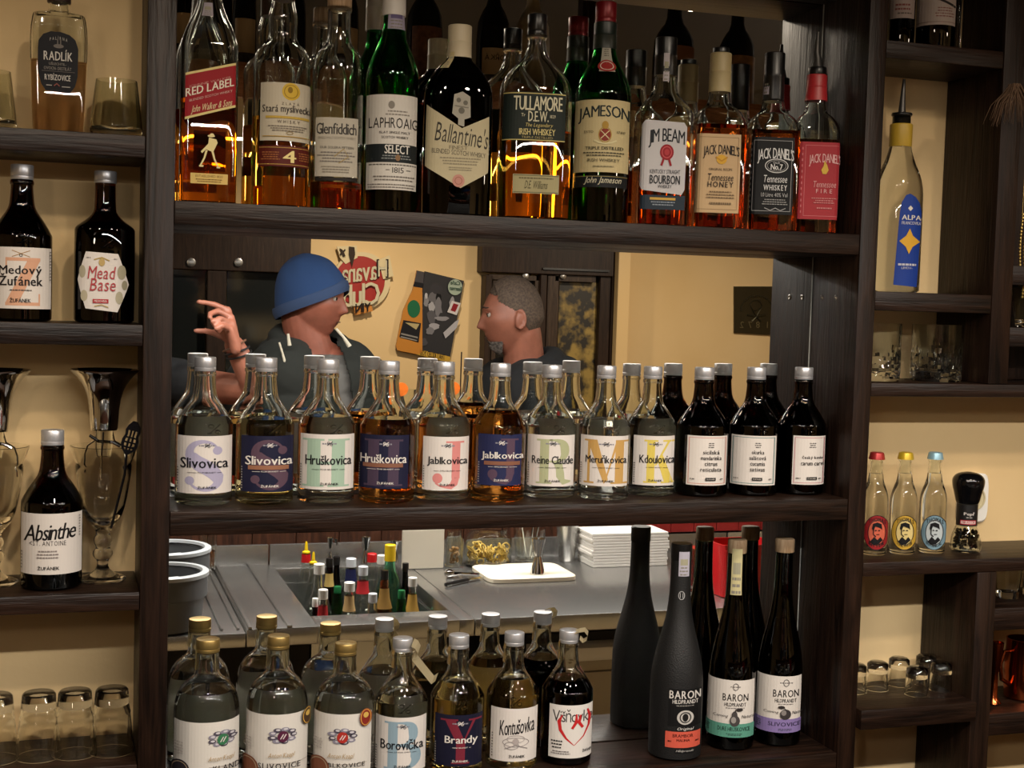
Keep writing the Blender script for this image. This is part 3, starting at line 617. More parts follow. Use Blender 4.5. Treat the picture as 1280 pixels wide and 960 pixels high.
# tall bottles on the right of the bottom shelf
PT = [(0, .97), (.012, 1), (.34, 1), (.42, .95), (.50, .82), (.58, .64), (.66, .49), (.74, .41), (.82, .385), (.935, .375)]
M_MATTE = mat('matte_black_glass', '111112', .55, 0, .3, 600, spec=.35)
M_CORK = wood('pale_cork_wood', '8a6f52', 'b39a7c', 'z', .6, .2, 3)
def baron(x0, x1, yt, yb, band, word, fruit, cx):
    h = yb - yt
    it = [('t', 'BARON', cx - 15.5, yt + 17, cx + 15.5, yt + 26, '1e1a1a', {'b': 1, 'gap': .13}), ('t', 'HILDPRANDT', cx - 13, yt + 28, cx + 13, yt + 32.5, '332e2e', {'b': 1, 'gap': .12}), ('lines', cx - 12, yt + 34, cx + 12, yt + 35.2, 1, '8a8482'),
          ('o', cx, yt + 8, 3.6, 4.5, .8, '6f6a68'), ('lines', cx - 8, yt + 7.5, cx + 8, yt + 8.5, 1, '6f6a68'), ('t', 'Coming', cx - 26, yt + 43, cx - 8, yt + 47, '4a4545', {'sh': .2}), ('t', 'Natural', cx + 8, yt + 43, cx + 24, yt + 47, '4a4545', {'sh': .2}),
          ('p', [(x0, yb - 17), (x1, yb - 17 + (0)), (x1, yb), (x0, yb)], band), ('t', word, cx - 20, yb - 13, cx + 18, yb - 8, '233a34' if band[0] == '5' else '3c3452', {'b': 1}), ('lines', cx - 10, yb - 5, cx + 10, yb - 2.5, 2, '2c3a3a'), ('lines', x0 + 3, yb - 13, x0 + 9, yb - 5, 4, '2c3a3a')]
    if fruit == 'pear': it += [('e', cx, yt + 50, 6, 7, '4c4747'), ('e', cx - .5, yt + 43, 3.4, 5, '4c4747'), ('e', cx - 1.5, yt + 49, 3, 4, 'a09a96'), ('s', [(cx, yt + 39), (cx + 1, yt + 35)], 1, '332e2e'), ('e', cx + 5, yt + 36, 4, 1.8, '332e2e')]
    else: it += [('e', cx, yt + 47, 6.5, 6.5, '3c3838'), ('e', cx - 2, yt + 45, 3, 3.5, '8d8784'), ('s', [(cx, yt + 41), (cx - 3, yt + 37)], 1, '332e2e'), ('e', cx - 5, yt + 38, 4, 1.8, '332e2e')]
    return LB(x0, yt, x1, yb, 'e6dfd8', it)
bottle('spirit_bottle', 'tall matte black spirit bottle with coral red band', 'bottle', 846, 679, 69, PT, ZBOT, Y=.055, gm=M_MATTE, lm=M_MATTE, fill=.99, cap=(.925, 1, .40, M_BLACK, 'wood'), group='tall bottles on the bottom shelf', yref=850,
       neckstrip=NS(849, 694, 861, 725, 'b9b5c4'),
       labels=[LB(832, 915, 875, 935, 'd95f4c', [('t', 'BRAMBOR', 841, 918, 866, 922, '5a2018', {'b': 1}), ('t', 'MALINA', 846, 924, 862, 927, '5a2018', {'b': 1}), ('lines', 835, 926, 840, 928, 1, '5a2018'), ('lines', 868, 926, 873, 928, 1, '5a2018')]),
               dict(poly=rc(848, 746, 856, 754), col='0e0e0f', name='emblem', items=[('o', 852, 749, 4, 5.5, .9, 'a9a9aa'), ('s', [(850.5, 746), (850.5, 752)], .8, 'a9a9aa'), ('s', [(853.5, 746), (853.5, 752)], .8, 'a9a9aa')]),
               dict(poly=rc(836, 862, 876, 908), col='111112', name='print_panel', items=[('t', 'BARON', 837, 864, 875, 874, 'ded9d4', {'b': 1, 'gap': .13}), ('t', 'HILDPRANDT', 841, 875, 872, 880, 'ded9d4', {'b': 1, 'gap': .12}), ('lines', 843, 882, 870, 883, 1, 'a9a5a0'),
                    ('e', 857, 897, 10, 9, 'c9c5c0'), ('o', 857, 897, 7, 7, 1.4, '2a2a2a'), ('e', 857, 897, 3.5, 5, '1a1a1a')]),
               dict(poly=rc(846, 909, 868, 914), col='111112', name='print_panel', items=[('t', 'Original', 847, 909.5, 867, 914, 'e6e2dd', {'sh': .3})]),
               dict(poly=rc(844, 937, 868, 942), col='111112', name='print_panel', items=[('t', 'Hildprandt', 845, 937.5, 867, 941, 'c0bcb8', {'sh': .4})])])
bottle('spirit_bottle', 'tall dark spirit bottle with pear drawing and green band', 'bottle', 915, 674, 62, PT, ZBOT, Y=.075, gm=G_DKGRN, lm=G_DKLIQ, fill=.62, cap=(.935, 1, .40, M_CORK, 'wood'), group='tall bottles on the bottom shelf', yref=850,
       neckstrip=NS(915, 690, 927, 748, 'cfc596'), labels=[baron(881, 942, 851, 922, '5fa08c', 'DURE HRUSKOVICE', 'pear', 919)])
bottle('spirit_bottle', 'tall dark spirit bottle with plum drawing and violet band', 'bottle', 974, 673, 60, PT, ZBOT, Y=.075, gm=G_DKGRN, lm=G_DKLIQ, fill=.62, cap=(.935, 1, .42, M_CORK, 'wood'), group='tall bottles on the bottom shelf', yref=850,
       labels=[baron(945, 1001, 846, 916, '8f7cb5', 'SLIVOVICE', 'plum', 982)])
# ============================================================ the top row
G1 = 'bottles on the top shelf'
def tl(tx, x0, y0, x1, y1, c, **k): return ('t', tx, x0, y0, x1, y1, c, k)
# 1 red and gold slanted label
bottle('whisky_bottle', 'square whisky bottle with slanted red label beside the left post', 'bottle', 260, 12, 76, [(0, .96, 6), (.015, 1, 7), (.70, 1, 7), (.735, .97, 6), (.80, .82, 3.5), (.86, .60, 2.5), (.92, .44, 2), (1.0, .38, 2), (1.12, .36, 2)], ZS1T, Y=.072, n=6, asp=.95, lm=G_WHISKY, fill=.47, it=1,
       group=G1, H=at(260, -18, .072).z - ZS1T, cap=[(1.04, 1.16, .42, mat('red_foil', '7d1018', .35, .3), 'sleeve')], neckstrip=NS(254, 0, 267, 18, 'b3aab4'), yaw=-.05,
       labels=[dict(poly=[(229, 96), (298, 76), (298, 130), (229, 150)], col='98161f', items=[
           ('p', [(229, 93), (298, 76), (298, 79), (229, 96)], 'e3cf8a'), ('p', [(229, 148), (298, 129), (298, 132), (229, 151)], 'e3cf8a'),
           tl('JOHNNIE WALKER', 234, 101, 291, 105, 'c98a82', sl=-.27, b=0), tl('RED LABEL', 230, 104, 295, 114, 'f0e6d2', sl=-.27, b=1), tl('BLENDED SCOTCH WHISKY', 235, 118, 293, 121, 'd9b0a4', sl=-.27), tl('John Walker & Sons', 237, 128, 293, 139, 'ecd9a8', sl=-.22, sh=.4)]),
               dict(poly=rc(240, 164, 284, 214), col=glass('golden_window', (.5, .22, .06)), name='printed_figure', items=[
                ('e', 264, 170, 5, 1.6, 'ead89a'), ('e', 265, 169, 3, 2.4, 'ead89a'), ('p', [(261, 172), (271, 174), (273, 178), (267, 190), (257, 187), (252, 192), (250, 190), (260, 180)], 'ead89a'),
                ('s', [(258, 188), (255, 198), (250, 207)], [3, 2.4, 2], 'ead89a'), ('s', [(266, 189), (269, 199), (274, 208)], [3, 2.4, 2], 'ead89a'), ('r', 248, 207, 254, 209, 'ead89a'), ('r', 272, 208, 277, 210, 'ead89a')]),
               LB(236, 217, 287, 230, 'd8b86a', [tl('ESTABLISHED 1820', 243, 219, 280, 222, '6a4a1a'), ('lines', 241, 224, 282, 228, 2, '6a4a1a')], name='small_label')])
# 2 cream label with gold medallion
bottle('whisky_bottle', 'round whisky bottle with cream label, gold medallion and number four', 'bottle', 351, -6, 75, [(0, .97), (.015, 1), (.66, 1), (.69, .96), (.72, .82), (.745, .60), (.77, .50), (.82, .50), (.86, .52), (.90, .46), (.93, .40), (1.0, .36)], ZS1T, gm=M_CLEAR, lm=G_WHISKY, fill=.41,
       group=G1, cap=(.94, 1.03, .40, mat('brown_cap', '3a2418', .4), 'wood'), H=at(352, -15, .075).z - ZS1T,
       labels=[LB(326, 103, 390, 176, 'c9bfa9', [('e', 363, 114, 11, 11, 'd6b23e'), ('o', 363, 114, 8.5, 8.5, .8, '8a6a1c'), ('e', 362, 112, 3, 4, '8f7020'), tl('ZLATÁ', 352, 127, 373, 131, '55483e', gap=.5), tl('Stará myslivecká', 329, 131, 389, 143, '3a3230', b=1),
               ('r', 333, 145, 386, 148, 'c3a44a'), tl('WHISKY', 347, 150, 374, 154, '55483e', gap=.4), ('lines', 335, 157, 384, 164, 3, '7a7064'), ('r', 330, 170, 388, 171, 'b08c3a'), ('o', 362, 166, 4, 2, .6, '8a6a1c')]),
               LB(324, 182, 389, 208, '5a1c14', [('r', 324, 184, 389, 184.8, 'b7934a'), ('r', 324, 205, 389, 205.8, 'b7934a'), tl('4', 354, 188, 369, 203, 'f0dc96', b=1), ('lines', 327, 190, 350, 200, 4, 'a5673a'), ('lines', 372, 190, 387, 200, 4, 'a5673a')], name='band')])
# 3 three sided malt bottle
bottle('whisky_bottle', 'malt whisky bottle with cork top and small pale grey label', 'bottle', 421, -4, 69, [(0, .96), (.015, 1), (.60, 1), (.68, .97), (.73, .84), (.76, .62), (.78, .50), (.80, .47), (.93, .42), (.935, .48), (.95, .48)], ZS1T, lm=G_HONEY, fill=.13, n=2.6, asp=.95, yaw=-.2,
       group=G1, cap=[(.945, 1.02, .47, M_CORK, 'wood')], neckstrip=None,
       labels=[LB(391, 147, 450, 221, 'b9b2a2', [tl('Glenfiddich', 393, 154, 447, 168, '3a3634', b=1, gap=.04), tl('SINGLE MALT SCOTCH WHISKY', 396, 171, 446, 174, '8a8274'), tl('OUR SOLERA FIFTEEN', 399, 183, 443, 186, '55504a'), ('lines', 395, 190, 446, 203, 4, '77706a'), ('s', [(418, 196), (430, 186), (436, 196), (424, 204)], 1, 'a58c52'), ('lines', 400, 208, 440, 216, 3, '8a8274')]),
               LB(391, 222, 450, 226, '1f1a14', name='band'), ])
# 4 green bottle
bottle('whisky_bottle', 'green glass whisky bottle with white and black label', 'bottle', 489, 0, 69, [(0, .97), (.015, 1), (.58, 1), (.62, .97), (.68, .80), (.74, .56), (.79, .42), (.86, .38), (.95, .36), (1.0, .36)], ZS1T, gm=G_GREEN, lm=glass('green_glass_filled', (.02, .22, .05)), fill=.3, group=G1,
       H=at(489, -20, .075).z - ZS1T, cap=[(.86, 1.06, .43, mat('white_foil', 'c9c5bf', .45), 'sleeve')], neckstrip=NS(486, 2, 505, 32, 'aaa2b8', '6a5f86'),
       labels=[LB(458, 118, 521, 180, 'd6d1c8', [('e', 489, 131, 4, 5, '8b857c'), ('lines', 480, 138, 513, 144, 2, '8b857c'), tl('LAPHROAIG', 462, 147, 521, 160, '26221f', b=0), tl('ISLAY SINGLE MALT', 475, 164, 512, 167, '55504a', b=1), tl('SCOTCH WHISKY', 478, 170, 510, 173, '55504a', b=1)]),
               LB(458, 180, 521, 203, '1c2224', [tl('SELECT', 481, 181, 511, 192, 'e6e2da', b=1), ('lines', 472, 194, 518, 199, 2, '8b9090'), ('e', 497, 197, 3, 4, '8a6a4a')], name='band'), LB(458, 203, 521, 237, 'd6d1c8', [('lines', 461, 205, 520, 207, 1, '6a655e'), tl('1815', 490, 209, 504, 216, '3a3532'), ('r', 482, 212, 487, 212.8, '3a3532'), ('r', 507, 212, 512, 212.8, '3a3532'), ('lines', 467, 220, 517, 226, 2, '77706a'), ('lines', 460, 230, 518, 235, 2, '77706a')], name='lower_label')])
# 5 dark flat bottle, cream chevron label
bottle('whisky_bottle', 'broad dark brown whisky bottle with cream chevron label', 'bottle', 571, 32, 91, [(0, .95, 3), (.02, 1, 3.5), (.60, 1, 3.5), (.68, .96, 3), (.74, .80, 2.6), (.79, .55, 2.2), (.82, .36, 2), (.88, .31, 2), (.96, .30, 2)], ZS1T, n=3, asp=.62, yaw=-.12, gm=glass('deep_brown_glass', (.10, .03, .02)), lm=glass('deep_brown_filled', (.03, .008, .006)), fill=.7, group=G1,
       cap=[(.815, 1, .345, mat('cream_cap', 'b9ad92', .5), 'sleeve')], neckstrip=[(560, 62, 568, 84, 'c8b88c')],
       labels=[dict(poly=[(528, 131), (577, 160), (614, 143), (614, 214), (577, 235), (528, 208)], col='beb392', items=[tl("Ballantine's", 542, 156, 613, 181, '3c3830', sh=.3, b=0, sl=.12), tl('FINEST', 561, 182, 585, 187, '8a8068', b=1), tl('BLENDED SCOTCH WHISKY', 539, 188, 609, 194, '6a6454', sl=.06), ('lines', 549, 197, 603, 206, 3, '958c74'), ('lines', 556, 209, 596, 213, 2, '958c74'), ('e', 574, 226, 8, 8, 'c08a7c'), ('o', 574, 226, 5, 5, 1, 'a06658')]),
               dict(poly=[(567, 118), (578, 114), (588, 120), (589, 146), (581, 149), (581, 158), (573, 156), (573, 148), (565, 142)], col='a9a496', name='crest', items=[('e', 573, 125, 3, 3, '6d695e'), ('e', 582, 128, 3, 3, '6d695e'), ('e', 577, 138, 4, 4, '6d695e'), ('s', [(568, 132), (586, 134)], 1.2, '807c70')])])
# 6 dark green label on gold whiskey
bottle('whisky_bottle', 'broad golden whiskey bottle with dark green label and black cap', 'bottle', 667, 18, 95, [(0, .94, 3.2), (.02, 1, 3.6), (.60, 1, 3.6), (.66, .96, 3), (.71, .80, 2.5), (.75, .58, 2.2), (.79, .36, 2), (.83, .28, 2), (.88, .25, 2), (.89, .29, 2), (.90, .29, 2)], ZS1T, n=3.4, asp=.8, yaw=-.18, lm=G_WHISKY, fill=.43, group=G1,
       cap=[(.895, 1, .27, M_BLACK, 'screw')],
       labels=[LB(624, 115, 709, 176, '1d2622', [('r', 624, 116, 709, 117.2, 'c9b872'), ('r', 624, 174.5, 709, 175.7, 'c9b872'), tl('TULLAMORE', 641, 120, 704, 138, 'd8d2b4', b=1, gap=.04), tl('D.E.W.', 660, 139, 686, 152, 'd8d2b4', b=1), tl('Tr', 651, 142, 656, 146, 'd8d2b4'), tl('1829', 688, 143, 695, 147, 'd8d2b4'), tl('The Legendary', 657, 154, 692, 160, 'c9b872', sh=.3), tl('IRISH WHISKEY', 649, 161, 695, 169, 'd8c98a', b=1), tl('TRIPLE DISTILLED', 652, 170.5, 692, 173.5, 'a89c6a')]),
               LB(640, 218, 700, 242, 'a39a72', [('r', 641, 219, 699, 220, '6a6242'), ('r', 641, 240, 699, 241, '6a6242'), tl('D.E. Williams', 655, 226, 685, 236, '4a442c', sh=.4), ('lines', 645, 222, 695, 224, 1, '6a6242')], name='lower_label')])
# 7 green bottle cream label
bottle('whisky_bottle', 'dark green whiskey bottle with cream label and red top', 'bottle', 752, 3, 74, [(0, .97), (.015, 1), (.56, 1), (.60, .97), (.66, .82), (.71, .60), (.76, .42), (.82, .36), (.99, .34)], ZS1T, gm=G_GREEN, lm=glass('green_glass_filled2', (.03, .20, .03)), fill=.58, group=G1,
       cap=[(.79, .91, .40, mat('dark_green_foil', '0f1a14', .4), 'sleeve'), (.905, 1, .37, mat('red_foil', '6d1018', .35, .3), 'screw')],
       labels=[LB(718, 124, 786, 215, 'c9b98c', [tl('JAMESON', 723, 131, 785, 150, '1c2a2c', b=1, arc=4, gap=.06), ('e', 756, 168, 7, 8, '8a3428'), ('o', 756, 168, 8, 10, 1, 'b08c3a'), ('s', [(751, 163), (761, 173)], 1, 'e3d6a8'), ('s', [(761, 163), (751, 173)], 1, 'e3d6a8'), ('e', 756, 156, 4, 5, 'b08c3a'), ('s', [(743, 175), (749, 178), (756, 179), (764, 178), (770, 175)], 2, 'd9cfa2'), tl('ESTD', 731, 163, 742, 166, '5a543c'), tl('1780', 770, 163, 780, 166, '5a543c'),
                tl('TRIPLE DISTILLED', 733, 183, 778, 187, '3a3a2c', b=1), ('lines', 730, 190, 780, 195, 2, '4a483a'), tl('IRISH WHISKEY', 736, 198, 774, 202, '3a3a2c'), ('lines', 742, 207, 768, 208.5, 1, '8a8262')]),
               LB(719, 219, 783, 234, '15181a', [tl('John Jameson', 730, 221, 776, 231, 'd6cfb4', sh=.4), ('r', 719, 220, 783, 220.6, '9a8c52')], name='band'),
               dict(poly=rc(752, 43, 764, 87), col='a8a496', name='neck_seal', vs=5, items=[('e', 758, 79, 8, 8, '9a2c28'), ('o', 758, 79, 6, 6, .8, 'd9cfc0'), ('lines', 754, 46, 762, 66, 8, '6a665c')])])
# 8 white label bourbon
bottle('whisky_bottle', 'square bourbon bottle with white label and red wax seal', 'bottle', 828, 47, 72, [(0, .96, 7), (.015, 1, 8), (.58, 1, 8), (.62, .94, 5), (.67, .70, 2.6), (.70, .52, 2), (.73, .46, 2), (.84, .36, 2), (.845, .40, 2), (.86, .40, 2)], ZS1T, n=7, asp=.95, yaw=-.2, lm=G_HONEY, fill=.32, group=G1,
       cap=[(.80, 1, .40, M_BLACK, 'sleeve')], neckstrip=[NS(834, 62, 841, 98, 'bdb6bc')],
       labels=[dict(poly=[(797, 156), (803, 150), (856, 152), (860, 158), (859, 236), (855, 243), (801, 238), (796, 232)], col='c6c4c6', items=[tl('JIM BEAM', 808, 160, 857, 182, '22262c', b=1, arc=3.5, gap=.03), ('e', 833, 190, 9.5, 10, '97222a'), ('o', 833, 190, 7, 7.5, 1.2, 'c8565a'), ('e', 833, 190, 3.4, 4, 'b53a40'), ('s', [(829, 198), (826, 207)], 3, '97222a'), ('s', [(836, 198), (839, 207)], 3, '97222a'), tl('KENTUCKY STRAIGHT', 811, 212, 852, 217, '2c3036', b=0), tl('BOURBON', 811, 219, 852, 230, '22262c', b=1), tl('WHISKEY', 822, 231, 841, 235, '2c3036')]),
               LB(796, 244, 858, 262, '23303c', [('r', 810, 247, 845, 250, 'c9a24a'), ('lines', 808, 252, 848, 257, 2, '8a94a0')], name='lower_label')])
PJ = [(0, .96, 8), (.015, 1, 9), (.55, 1, 9), (.60, .95, 6), (.645, .78, 3), (.665, .60, 2.3), (.68, .50, 2), (.70, .47, 2), (.78, .40, 2), (.95, .36, 2)]
def jd(x0, y0, x1, y1, base, fg, it, top=None):
    w = x1 - x0; h = y1 - y0
    return LB(x0, y0, x1, y1, base, [('r', x0 + 8, y0 + 4, x1 - 3, y0 + 4.6, fg), ('r', x0 + 8, y1 - 4.6, x1 - 3, y1 - 4, fg), ('r', x0 + 7.5, y0 + 4, x0 + 8.1, y1 - 4, fg), ('r', x1 - 3.6, y0 + 4, x1 - 3, y1 - 4, fg), ('lines', x0 + 3, y0 + 7, x0 + 5, y1 - 7, 12, fg)] + it)
bottle('whisky_bottle', 'square whiskey bottle with honey coloured label, middle of three alike', 'bottle', 896, 56, 67, PJ, ZS1T, n=8, asp=1, yaw=-.22, lm=G_HONEY, fill=.56, group=G1, cap=[(.745, .955, .43, mat('honey_foil', 'a3946c', .5), 'sleeve'), (.95, .985, .33, M_BLACK)], neckstrip=[NS(888, 60, 897, 84, 'b5b0b4')],
       labels=[jd(862, 167, 927, 266, 'c9ab82', '8a7050', [tl("JACK DANIEL'S", 876, 180, 925, 196, '2c2420', b=1, arc=3, gap=.03), ('e', 901, 199, 7, 6, 'd9a83a'), ('s', [(893, 196), (901, 201), (909, 196)], 2, 'c08c2c'), tl('ORIGINAL RECIPE', 884, 210, 916, 213, '4a3c30'), tl('Tennessee', 883, 217, 918, 226, '3a302a', sh=.2), tl('HONEY', 883, 227, 918, 234, '2c2420', b=1, gap=.25), ('lines', 880, 239, 922, 248, 3, '7a664c'), ('lines', 886, 253, 916, 256, 1, '7a664c')])])
bottle('whisky_bottle', 'square whiskey bottle with black label and white lettering', 'bottle', 963, 66, 66, PJ, ZS1T, n=8, asp=1, yaw=-.24, lm=G_HONEY, fill=.56, group=G1, cap=[(.73, 1, .42, M_BLACK, 'sleeve')], neckstrip=[NS(958, 77, 967, 114, 'b5aebc')],
       labels=[jd(931, 171, 994, 268, '101113', 'a8a8a8', [tl("JACK DANIEL'S", 944, 184, 993, 202, 'dedede', b=1, arc=3, gap=.03), ('o', 970, 207, 16, 9, 1, 'dedede'), ('o', 970, 207, 13, 7, .6, 'a8a8a8'), tl('OLD', 965, 202, 974, 204.5, 'dedede'), tl('No.7', 962, 205, 978, 212, 'f0f0f0', b=1), tl('Tennessee', 953, 219, 985, 228, 'dedede', sh=.2), tl('WHISKEY', 953, 231, 985, 238, 'dedede', b=1, gap=.2), tl('1.0 Litre 40% Vol', 950, 241, 986, 246, 'bdbdbd'), ('lines', 951, 249, 987, 256, 3, '9a9a9a'), ('s', [(955, 260), (963, 263), (970, 260), (977, 263), (984, 260)], 1, 'a8a8a8')])])
t = bottle('whisky_bottle', 'square whiskey bottle with red label and pouring spout', 'bottle', 1016, 84, 58, [(0, .96, 8), (.015, 1, 9), (.60, 1, 9), (.65, .95, 6), (.70, .78, 3), (.725, .58, 2.2), (.75, .48, 2), (.88, .40, 2), (.95, .38, 2)], ZS1T, n=8, asp=1, yaw=-.26, lm=G_HONEY, fill=.56, group=G1, cap=[(.80, .955, .47, mat('red_cap_foil', 'a3262a', .4), 'sleeve', 1.12), (.95, 1.0, .42, M_BLACK, 'wood')], neckstrip=[NS(1003, 86, 1009, 126, 'b9ae8c')],
       labels=[jd(996, 177, 1055, 274, 'a8323a', 'd0757a', [tl("JACK DANIEL'S", 1009, 191, 1053, 206, 'e9b3b3', b=1, arc=2.5, gap=.03), ('p', [(1030, 200), (1034, 206), (1036, 212), (1033, 217), (1028, 217), (1026, 212), (1029, 207)], 'd9b34a'), tl('Tennessee', 1016, 226, 1047, 234, 'e0a0a0', sh=.2), tl('FIRE', 1020, 236, 1042, 241, 'e9b3b3', b=0, gap=.4), ('lines', 1014, 247, 1049, 254, 3, 'd48888'), ('lines', 1020, 259, 1044, 261, 1, 'd48888')])])
b = bmesh.new(); H_ = at(1023, 84, .075).z - ZS1T; zt = at(1020, 40, .075).z - ZS1T
tube(b, [(0, 0, H_ - .001), (0, 0, H_ + .012), (-.002, 0, H_ + .02), (-.001, 0, zt)], .004, 10, rr=[.009, .006, .005, .0022]); put('pour_spout', b, mat('dull_spout', '4c4a48', .4, .7), t, smooth=.7)
# ============================================================ LEFT COMPARTMENTS
ZL0, ZL1, ZL2, ZL3 = 1.842, 1.609, 1.273, 1.052
GLL = 'things on the left shelves'
bottle('brandy_bottle', 'flat rectangular pale brandy bottle with arched black label', 'bottle', 73, -8, 76, [(0, .82, 5), (.02, .88, 6), (.2, .93, 6), (.55, 1, 6), (.72, 1, 6), (.83, .93, 6), (.85, .86, 5), (.856, .50, 2.5), (.87, .36, 2), (.97, .36, 2)], ZL0, Y=.07, n=5, asp=.5, yaw=0.02, it=1, fill=.52, lm=glass('pale_brown_brandy', (.93, .80, .64)), group=None,
       H=at(73, -8, .07).z - ZL0, cap=(.93, 1.03, .42, mat('dark_cork', '2a1812', .5), 'wood'),
       labels=[dict(poly=[(45, 62), (46, 52), (52, 44), (62, 40), (76, 40), (88, 43), (96, 49), (100, 60), (100, 95), (97, 107), (90, 116), (55, 114), (49, 106), (45, 92)], col='15151a', items=[
           tl('PALÍRNA', 61, 45, 85, 50, 'b9b4ac', arc=2, gap=.5), ('e', 73, 58, 7, 2.6, '77706a'), ('r', 71, 49, 72.5, 57, '77706a'), ('r', 75, 50, 76.5, 57, '77706a'), tl('RADLÍK', 53, 62, 92, 76, 'd9d4cc', b=1, gap=.12), tl('UŠLECHTILÝ', 60, 78, 84, 82, '8c8680', b=1), tl('OVOCNÝ DESTILÁT', 53, 83, 91, 88, '8c8680', b=1), ('r', 50, 89.5, 96, 90, '77706a'), tl('RYBÍZOVICE', 54, 92, 90, 101, 'd9d4cc', b=1, gap=.1), ('r', 56, 107, 64, 108, 'b9b4ac'), ('s', [(67, 108), (71, 105), (75, 108)], 1.5, '8a5048'), ('r', 78, 108, 90, 109, 'b9b4ac')])])
def solid_glass(prof, inner, seg=40, n=2, mi=0):
    """thick open glass: outer profile up, rim, inner profile down; (z, r)"""
    bm = bmesh.new(); pts = [(z, r, r, n) for z, r in prof] + [(z, r, r, n) for z, r in inner]
    loft(bm, pts, seg, mi); return bm
def place_glass(name, label, cat, px, pyb, Y, z, maker, group=None, rz=0, gm=None, real=True):
    P = at(px, pyb, Y) if real else vat(px, pyb, Y)
    t = thing(name, label, cat, (P.x, P.y, z + .0005), rz, group); maker(t); return t
M_SMOKE = glass('smoky_glass', (.90, .91, .86))
def tumbler_in(t, h=.075, r0=.033, r1=.0255):
    bm = solid_glass([(0, r0 * .8), (.002, r0 * .93), (h * .12, r0), (h * .3, r0 * .97), (h, r1)], [(h, r1 - .0014), (h * .3, r0 * .97 - .0016), (h * .2, r0 * .92), (h * .16, r0 * .5)]); put('bowl', bm, M_SMOKE, t, smooth=.8)
place_glass('rocks_glass', 'smoky tumbler narrowing to the rim, beside the left post', 'glass', 145, 168, .075, ZL0, tumbler_in, 'smoky tumblers')
place_glass('rocks_glass', 'smoky tumbler cut by the picture edge left of the flat bottle', 'glass', -14, 158, .075, ZL0, tumbler_in, 'smoky tumblers')
bottle('mead_bottle', 'dark mead bottle, white label with orange letter Z', 'bottle', 27, 206, 81, PZ, ZL1, Y=.065, fill=.66, gm=G_BROWN, lm=G_BRLIQ, cap=CZ, emboss=.1, yref=300,
       labels=[LB(-6, 309, 64, 386, 'e4dcd4', [('big', 'Z', 5, 322, 52, 382, 'dda98a'), ('s', [(15, 313), (37, 321)], .9, 'b08a5a'), ('s', [(37, 313), (15, 321)], .9, 'b08a5a'), ('o', 26, 319, 2, 2, .7, '2a2624'), tl('Medový', 0, 332, 51, 346, '201c1c', b=1, gap=.1), tl('Žufánek', 0, 342, 52, 357, '201c1c', b=1, gap=.1), ('lines', 10, 362, 42, 363.5, 1, '55504c'), tl('ŽUFÁNEK', 13, 372, 38, 378, '201c1c', b=1), ('lines', 60, 313, 62, 350, 10, '8a847e')])])
bottle('mead_bottle', 'broad brown mead bottle with hexagonal flowered label', 'bottle', 131, 214, 81, [(0, .97, 2.6), (.02, 1, 2.8), (.60, 1, 2.8), (.625, .97, 2.6), (.645, .85, 2.4), (.68, .60, 2), (.72, .40, 2), (.76, .355, 2), (.92, .34, 2)], ZL1, Y=.068, n=2.7, asp=.92, fill=.66, gm=glass('warm_brown_glass', (.34, .15, .05)), lm=G_BRLIQ, cap=(.92, 1, .37, M_SILVER), yaw=-.03, emboss=.1, yref=300,
       labels=[dict(poly=[(106, 315), (148, 317), (164, 355), (148, 390), (106, 386), (93, 350)], col='e3dcd6', items=[('e', 101, 340, 5, 8, 'b4ad95'), ('e', 104, 370, 5, 7, 'bdb59c'), ('e', 153, 340, 6, 9, 'aaa38a'), ('e', 150, 372, 5, 8, 'b4ad95'), ('e', 157, 356, 4, 6, '9c967e'), ('s', [(117, 325), (127, 322), (137, 326)], 1.5, 'b59a5a'), ('e', 127, 328, 4, 5, 'c0a56a'), ('lines', 107, 322, 113, 323, 1, '8a847e'), ('lines', 142, 323, 147, 324, 1, '8a847e'),
              tl('Mead', 109, 333, 145, 349, 'b5444a', sh=.18), tl('Base', 112, 348, 145, 364, 'b5444a', sh=.18), ('r', 116, 374, 136, 379, 'b03038'), tl('MEDOVINA', 118, 375, 134, 378, 'e8dcd8'), ('s', [(118, 383), (127, 381), (136, 384)], 1.2, 'c0a56a')])])
bottle('absinthe_bottle', 'black absinthe bottle, white label with brush lettering', 'bottle', 65, 537, 81, PZ, ZL2, Y=.058, fill=.66, gm=G_BROWN, lm=glass('near_black_liquor', (.02, .008, .004)), cap=CZ, emboss=.25, yref=630,
       labels=[LB(26, 642, 103, 718, 'dcd5cf', [tl('Absinthe', 31, 655, 94, 675, '161415', b=1, sh=.25, sl=-.06, gap=.02), tl('ST. ANTOINE', 42, 676, 82, 682, '4a4443', b=0, gap=.2), ('s', [(38, 679), (41, 677)], .7, '4a4443'), ('s', [(38, 679), (41, 681)], .7, '4a4443'), ('lines', 44, 688, 76, 698, 3, '8a7f7c'), tl('ŽUFÁNEK', 48, 707, 74, 712, '201c1c', b=1), ('lines', 97, 646, 99, 672, 8, '8a847e'), ('lines', 28, 690, 30, 712, 6, '8a847e')])])
